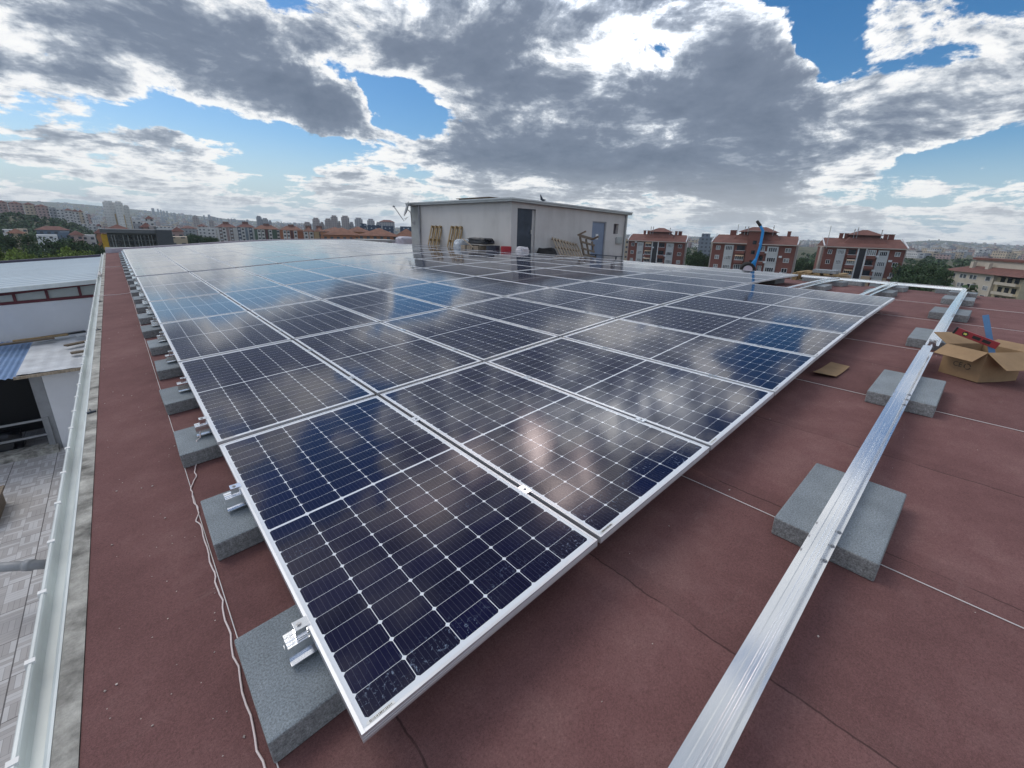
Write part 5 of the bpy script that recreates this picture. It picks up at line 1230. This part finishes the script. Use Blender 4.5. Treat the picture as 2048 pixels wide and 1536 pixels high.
    for s in (.36, .40, .70):
        MB().tube([(X(s), m_-3.6, z1+1.0), (X(s), m_-3.6, z1+3.2+random.random())], .09, 8).tube([(X(s), m_-3.6, z1+3.2), (X(s), m_-3.6, z1+3.5)], .16, 8).build('vent_pipe', M['pipe_grey'], o)
    if tower:
        MB().box(X(.435), X(.60), -1.0, m_-3.6, 0, z1+2.1).build('stair_tower', BR, o)
        for f in range(fl0, nfl+1):
            MB().box(X(.50), X(.545), -1.06, -1.003, f*2.9+.9-.8, f*2.9+2.0-.8).build('tower_window', GLS[0], o)
        a = [(X(.40), -1.6, z1+2.1), (X(.64), -1.6, z1+2.1), (X(.64), m_-2, z1+2.1), (X(.40), m_-2, z1+2.1)]
        MB().box(X(.405), X(.635), -1.5, m_-3.65, z1+2.103, z1+2.3).build('tower_cap', mat('tower_cap', (.36, .30, .27), .8, 0, 0), o)
    else:
        MB().box(X(.435), X(.525), -.08, -.003, 0, H-.05).build('stair_recess_panel', DKR, o)  # flat dark strip in place of the shaded stair recess
        for s in (.425, .527): MB().box(X(s), X(s)+.35, -.42, -.002, 0, H-.05).build('white_pilaster', WF, o)
    # gable ends: pale pilaster up through the eaves
    sd_ = MB()
    for xs_, sg in ((X(1), 1), (X(0), -1)):
        xa, xb2 = (xs_+.003, xs_+.55) if sg > 0 else (xs_-.55, xs_-.003)
        gp_ = MB().box(xa, xb2, 1.2, 4.4, 0, H-.01).build('gable_pilaster', mat('pale_gable_panel', (.42, .39, .37), .85, 0, .07), o)
    for sg, s in ((1, 1), (-1, 0)):
        x_ = X(s)+sg*.28
        MB().bar((x_, -e_-.1, z0+.12), (x_, m_, z0+hr+.18), .3, .22).build('barge_board', WF, o)
    for f in range(fl0, nfl):
        for yy in (7.5,):
            MB().box(X(1)+.003, X(1)+.07, yy, yy+1.2, f*2.9+.95, f*2.9+2.2).build('side_window', GLS[0], o)
    return o
brick_house('three storey red brick apartment house nearest the rooftop house', (1258, 482), (1371, 485.5), 168, 160)
brick_house('red brick apartment house with a central stair tower behind the hand truck', (1426, 486), (1593, 492.5), 136, 124, tower=True)
brick_house('red brick apartment house at far right with a dark glass stairwell', (1650, 494), (1812, 500), 128, 120)
for (px, py0, py1, d_, lb) in [(1652, 497, 452, 127, 'thin aerial mast on the right brick house'), (1474, 470, 449, 133, 'thin lattice aerial on the middle brick house')]:
    a, b = far(px, py0, d_), far(px+6, py1, d_); tag(MB().tube([a, (a[0], a[1], b[2])], .07, 6).build('aerial_mast', M['pipe_grey']), lb, 'mast')
# cream apartment with penthouse
A, B = far(1897, 541, 150), far(1990, 549, 132)
mid_ = (A+B)/2; ang = math.atan2(B[1]-A[1], B[0]-A[0]); wd = math.hypot(B[0]-A[0], B[1]-A[1])
o = thing('cream_apartment_house', 'cream apartment house with red roof and penthouse at the right edge', 'apartment house', (mid_[0], mid_[1], -18), ang); H = mid_[2]+18
crw = mat('cream_wall', (.50, .455, .38), .85, 0, .06, .5); yel = mat('yellow_wall', (.44, .385, .27), .85, 0, .06, .5)
MB().box(-wd/2, wd/2, 0, 14, 0, H).build('wall', crw, o); MB().box(wd/2+.003, wd/2+9, .8, 14, 0, H-.6).build('wing', yel, o)
MB().box(-wd/2-1.8, -wd/2-.003, .8, 12, 0, H-.3).build('yellow_end', yel, o)
for f in range(1, 6):
    z = H-f*2.9
    if z < 0: break
    for c in (.10, .30, .38, .52, .60, .85): win(o, -wd/2+wd*c, -wd/2+wd*c+wd*(.07 if .2 < c < .7 else .10), z+.8, z+2.2, 0., 0)
    mb = MB().box(wd/2+1, wd/2+8.5, -.3, .795, z+.1, z+.2).box(wd/2+1, wd/2+8.5, -.3, -.24, z+.2, z+1.0); mb.build('balcony', crw, o)
    for c in (1.6, 4., 6.4): MB().box(wd/2+c, wd/2+c+1.5, .74, .797, z+.9, z+2.4).build('wing_window', GLS[0], o)
a = [(-wd/2-2.4, -1, H), (wd/2+9.6, -1, H), (wd/2+9.6, 15, H), (-wd/2-2.4, 15, H)]; r0, r1 = (-wd/2+4, 7, H+2.6), (wd/2+4, 7, H+2.6)
MB().quad(a[0], a[1], r1, r0).quad(a[2], a[3], r0, r1).poly([a[1], a[2], r1]).poly([a[3], a[0], r0]).poly(a[::-1]).build('roof', tile, o)
MB().box(-wd/2+3, wd/2+7, 5, 11, H+.5, H+4.0).build('penthouse', crw, o); MB().box(-wd/2+2.4, wd/2+7.6, 4.4, 11.6, H+4.003, H+4.7).build('penthouse_roof', tile, o)
for c in (.22, .55): MB().box(-wd/2+wd*c, -wd/2+wd*c+1.2, 3, 4, H+1, H+3.3).build('chimney', crw, o)

# ------------------------------------------------------------------ trees
def leaf_mat(name, c):
    m = mat(name, c, .75, 0, 0); t = NT(m.node_tree); b = t.n['Principled BSDF']
    g = t.new('ShaderNodeNewGeometry'); tc = t.new('ShaderNodeTexCoord').outputs['Object']
    n = t.noise(tc, .9, 4., .6)[0]; rp = g.outputs['Random Per Island']
    t.l.new(t.ramp(t.m('MULTIPLY_ADD', n, .6, t.m('MULTIPLY', rp, .4)), [(.3, tuple(k*.55 for k in c)), (.5, c), (.72, tuple(k*1.7 for k in c))]), b.inputs['Base Color'])
    return m
LG = leaf_mat('bright_leaves', (.125, .175, .034)); LD = leaf_mat('dark_leaves', (.038, .072, .026)); LC = leaf_mat('conifer_needles', (.020, .040, .026))
BK = mat('bark', (.08, .06, .045), .9, 0, .2)
def crown_mesh(name, n, ls, m, kind, seed):
    rg = random.Random(seed); V = []; Fc = []
    lobes = []
    for _ in range(16):
        a, h = rg.uniform(0, 6.28), rg.uniform(.35, 1.)
        r = rg.uniform(.15, .62)*(1.15-.55*abs(h-.6)); lobes.append((r*math.cos(a)*.75, r*math.sin(a)*.75, h, rg.uniform(.16, .34)))
    for k in range(n):
        if kind == 'cone':
            h = rg.random()**1.3; r = (1-h)*.42*math.sqrt(rg.random())*rg.uniform(.7, 1.15); a = rg.uniform(0, 6.28); p = Vector((r*math.cos(a), r*math.sin(a), .08+h*1.0))
        else:
            lx, ly, lz_, lr = rg.choice(lobes); d = Vector((rg.gauss(0, 1), rg.gauss(0, 1), rg.gauss(0, 1))).normalized()*lr*(rg.random()**.35); p = Vector((lx, ly, lz_))+d
        s = ls*rg.uniform(.6, 1.4); u_ = Vector((rg.gauss(0, 1), rg.gauss(0, 1), rg.gauss(0, .6))).normalized(); v_ = u_.cross(Vector((rg.gauss(0, 1), rg.gauss(0, 1), rg.gauss(0, 1)))).normalized()
        i = len(V); V += [p-u_*s, p-v_*s*.6, p+u_*s, p+v_*s*.6]; Fc.append((i, i+1, i+2, i+3))
    me = bpy.data.meshes.new(name); me.from_pydata([tuple(v) for v in V], [], Fc); me.materials.append(m); me.update(); return me
CR = {('g', k): crown_mesh('crown', 2600, .045, LG, 'round', 40+k) for k in range(2)}
CR.update({('d', k): crown_mesh('crown', 2600, .045, LD, 'round', 50+k) for k in range(2)}); CR['c', 0] = crown_mesh('crown', 2400, .04, LC, 'cone', 60); CR['c', 1] = crown_mesh('crown', 2400, .04, LC, 'cone', 61)
TK = MB().tube([(0, 0, 0), (.01, 0, .3), (0, .01, .6), (.02, 0, .85)], [.035, .027, .018, .006], 7).tube([(.01, 0, .3), (.14, .05, .6)], [.016, .006], 5).tube([(0, 0, .4), (-.12, -.07, .66)], [.014, .005], 5).tube([(0, .01, .5), (.02, .14, .75)], [.012, .005], 5).build('trunk_proto', BK)
TKM = TK.data; bpy.data.objects.remove(TK)
def tree(label, px, pyt, dist, kind, wpx, group, name='tree', zg_=None):
    """crown top at (px, pyt); wpx is the crown's width in pixels"""
    T = far(px, pyt, dist); zg_ = ground_z(T[0], T[1])-.3 if zg_ is None else zg_; H = T[2]-zg_; wd = wpx/F*dist
    o = thing(name, label, 'tree', (T[0], T[1], zg_), random.uniform(0, 6.28), group)
    c = bpy.data.objects.new('crown', CR[kind, random.randrange(2)]); C.objects.link(c); c.parent = o
    ch = min(H*.92, wd*1.35 if kind != 'c' else H*.95); k = ch/1.22 if kind != 'c' else ch/1.08
    c.scale = (wd/1.35, wd/1.35, k) if kind != 'c' else (wd/.80, wd/.80, k); c.location = (0, 0, H-ch-(.06*k if kind != 'c' else 0))
    tr_ = bpy.data.objects.new('trunk', TKM); C.objects.link(tr_); tr_.parent = o; tr_.scale = (H*.9, H*.9, H*.95); return o
TL = [(20, 487, 62, 'g', 74), (-22, 478, 66, 'g', 60), (58, 503, 60, 'g', 52), (104, 500, 66, 'g', 60), (134, 487, 68, 'g', 70), (172, 496, 72, 'g', 56), (86, 496, 84, 'd', 60), (100, 474, 92, 'd', 56), (60, 488, 88, 'd', 50), (150, 474, 98, 'd', 58), (182, 480, 104, 'd', 50), (4, 462, 118, 'd', 44), (52, 466, 120, 'd', 30), (195, 492, 82, 'd', 34), (30, 500, 56, 'g', 50), (128, 474, 110, 'd', 40)]
used = {}
KD = {'g': 'bright green', 'd': 'dark green', 'c': 'dark conifer'}
for (px, py, d_, k, wp) in sorted(TL):
    n_ = used.get(k, 0); used[k] = n_+1
    tree(f'{KD[k]} leafy tree behind the warehouse roof, {ORD[n_]} of its colour from the left', px, py, d_, k, wp, 'trees behind the warehouse')
TR = [(1800, 536, 110, 'c', 26), (1818, 524, 118, 'd', 44), (1838, 526, 112, 'd', 44), (1858, 521, 120, 'd', 46), (1876, 526, 116, 'd', 44), (1893, 534, 108, 'd', 36), (1812, 548, 96, 'd', 40), (1846, 545, 94, 'd', 46)]
for n_, (px, py, d_, k, wp) in enumerate(sorted(TR)):
    tree(f'dense dark tree between the right brick house and the cream house, {ORD[n_]} from the left', px, py, d_, k, wp, 'trees by the cream house')
TM = [(1385, 505, 150, 'd', 26), (1398, 500, 170, 'd', 26), (1412, 508, 150, 'd', 24), (1595, 520, 150, 'd', 24), (1606, 514, 160, 'd', 22), (1618, 523, 145, 'd', 26), (1630, 521, 150, 'd', 22)]
for n_, (px, py, d_, k, wp) in enumerate(sorted(TM)):
    tree(f'dark tree in the gap between brick houses, {ORD[n_]} from the left', px, py, d_, k, wp, 'trees between the brick houses')
TF = [(374, 470, 190, 'd', 18), (384, 466, 200, 'd', 20), (396, 468, 195, 'd', 18), (408, 471, 190, 'd', 20), (420, 471, 200, 'd', 18), (430, 474, 195, 'd', 14)]
for n_, (px, py, d_, k, wp) in enumerate(sorted(TF)):
    tree(f'dark tree in the clump beyond the far panel rows, {ORD[n_]} from the left', px, py, d_, k, wp, 'trees beyond the far panel rows')
# scrub of the wooded hill, one mass
V = []; Fc = []
rg = random.Random(5)
for _ in range(700):
    az = rg.uniform(-14, 5); r = rg.uniform(430, 600)
    if az > -2 and rg.random() < .6: continue
    x, y = CAM[0]+r*math.sin(R(az)), CAM[1]+r*math.cos(R(az)); z = terr(az, r); s = rg.uniform(1.6, 3.4)
    for k in range(34):
        d = Vector((rg.gauss(0, 1), rg.gauss(0, 1), rg.gauss(0, 1))).normalized()*s*rg.random()**.4; p = Vector((x, y, z+s*.7))+Vector((d.x, d.y, d.z*.8)); u_ = Vector((rg.gauss(0, 1), rg.gauss(0, 1), rg.gauss(0, 1))).normalized()*s*.35; v_ = u_.cross(Vector((rg.gauss(0, 1), rg.gauss(0, 1), rg.gauss(0, 1)))).normalized()*s*.3
        i = len(V); V += [p-u_, p-v_, p+u_, p+v_]; Fc.append((i, i+1, i+2, i+3))
for _ in range(620):
    az = rg.uniform(50, 104); r = rg.uniform(200, 620)
    x, y = CAM[0]+r*math.sin(R(az)), CAM[1]+r*math.cos(R(az)); z = terr(az, r); s = rg.uniform(1.6, 3.6)
    for k in range(34):
        d = Vector((rg.gauss(0, 1), rg.gauss(0, 1), rg.gauss(0, 1))).normalized()*s*rg.random()**.4; p = Vector((x, y, z+s*.7))+Vector((d.x, d.y, d.z*.9)); u_ = Vector((rg.gauss(0, 1), rg.gauss(0, 1), rg.gauss(0, 1))).normalized()*s*.35; v_ = u_.cross(Vector((rg.gauss(0, 1), rg.gauss(0, 1), rg.gauss(0, 1)))).normalized()*s*.3
        i = len(V); V += [p-u_, p-v_, p+u_, p+v_]; Fc.append((i, i+1, i+2, i+3))
me = bpy.data.meshes.new('hillside_scrub'); me.from_pydata([tuple(v) for v in V], [], Fc); me.materials.append(LD); me.update()
tag(bpy.data.objects.new('hillside_scrub', me), kind='stuff'); C.objects.link(bpy.data.objects['hillside_scrub'])

# ------------------------------------------------------------------ haze
HAZE = .00013
if HAZE:
    hz = MB().box(-5600, 5600, -5600, 5600, -120, 150).build('haze', bpy.data.materials.new('haze_air')); tag(hz, kind='stuff')
    hm = hz.data.materials[0]; hm.use_nodes = True; t = NT(hm.node_tree); t.n.clear()
    pv = t.new('ShaderNodeVolumePrincipled'); pv.inputs['Color'].default_value = (.74, .87, 1, 1); pv.inputs['Density'].default_value = HAZE; pv.inputs['Anisotropy'].default_value = .2
    oo = t.new('ShaderNodeOutputMaterial'); t.l.new(pv.outputs[0], oo.inputs['Volume'])
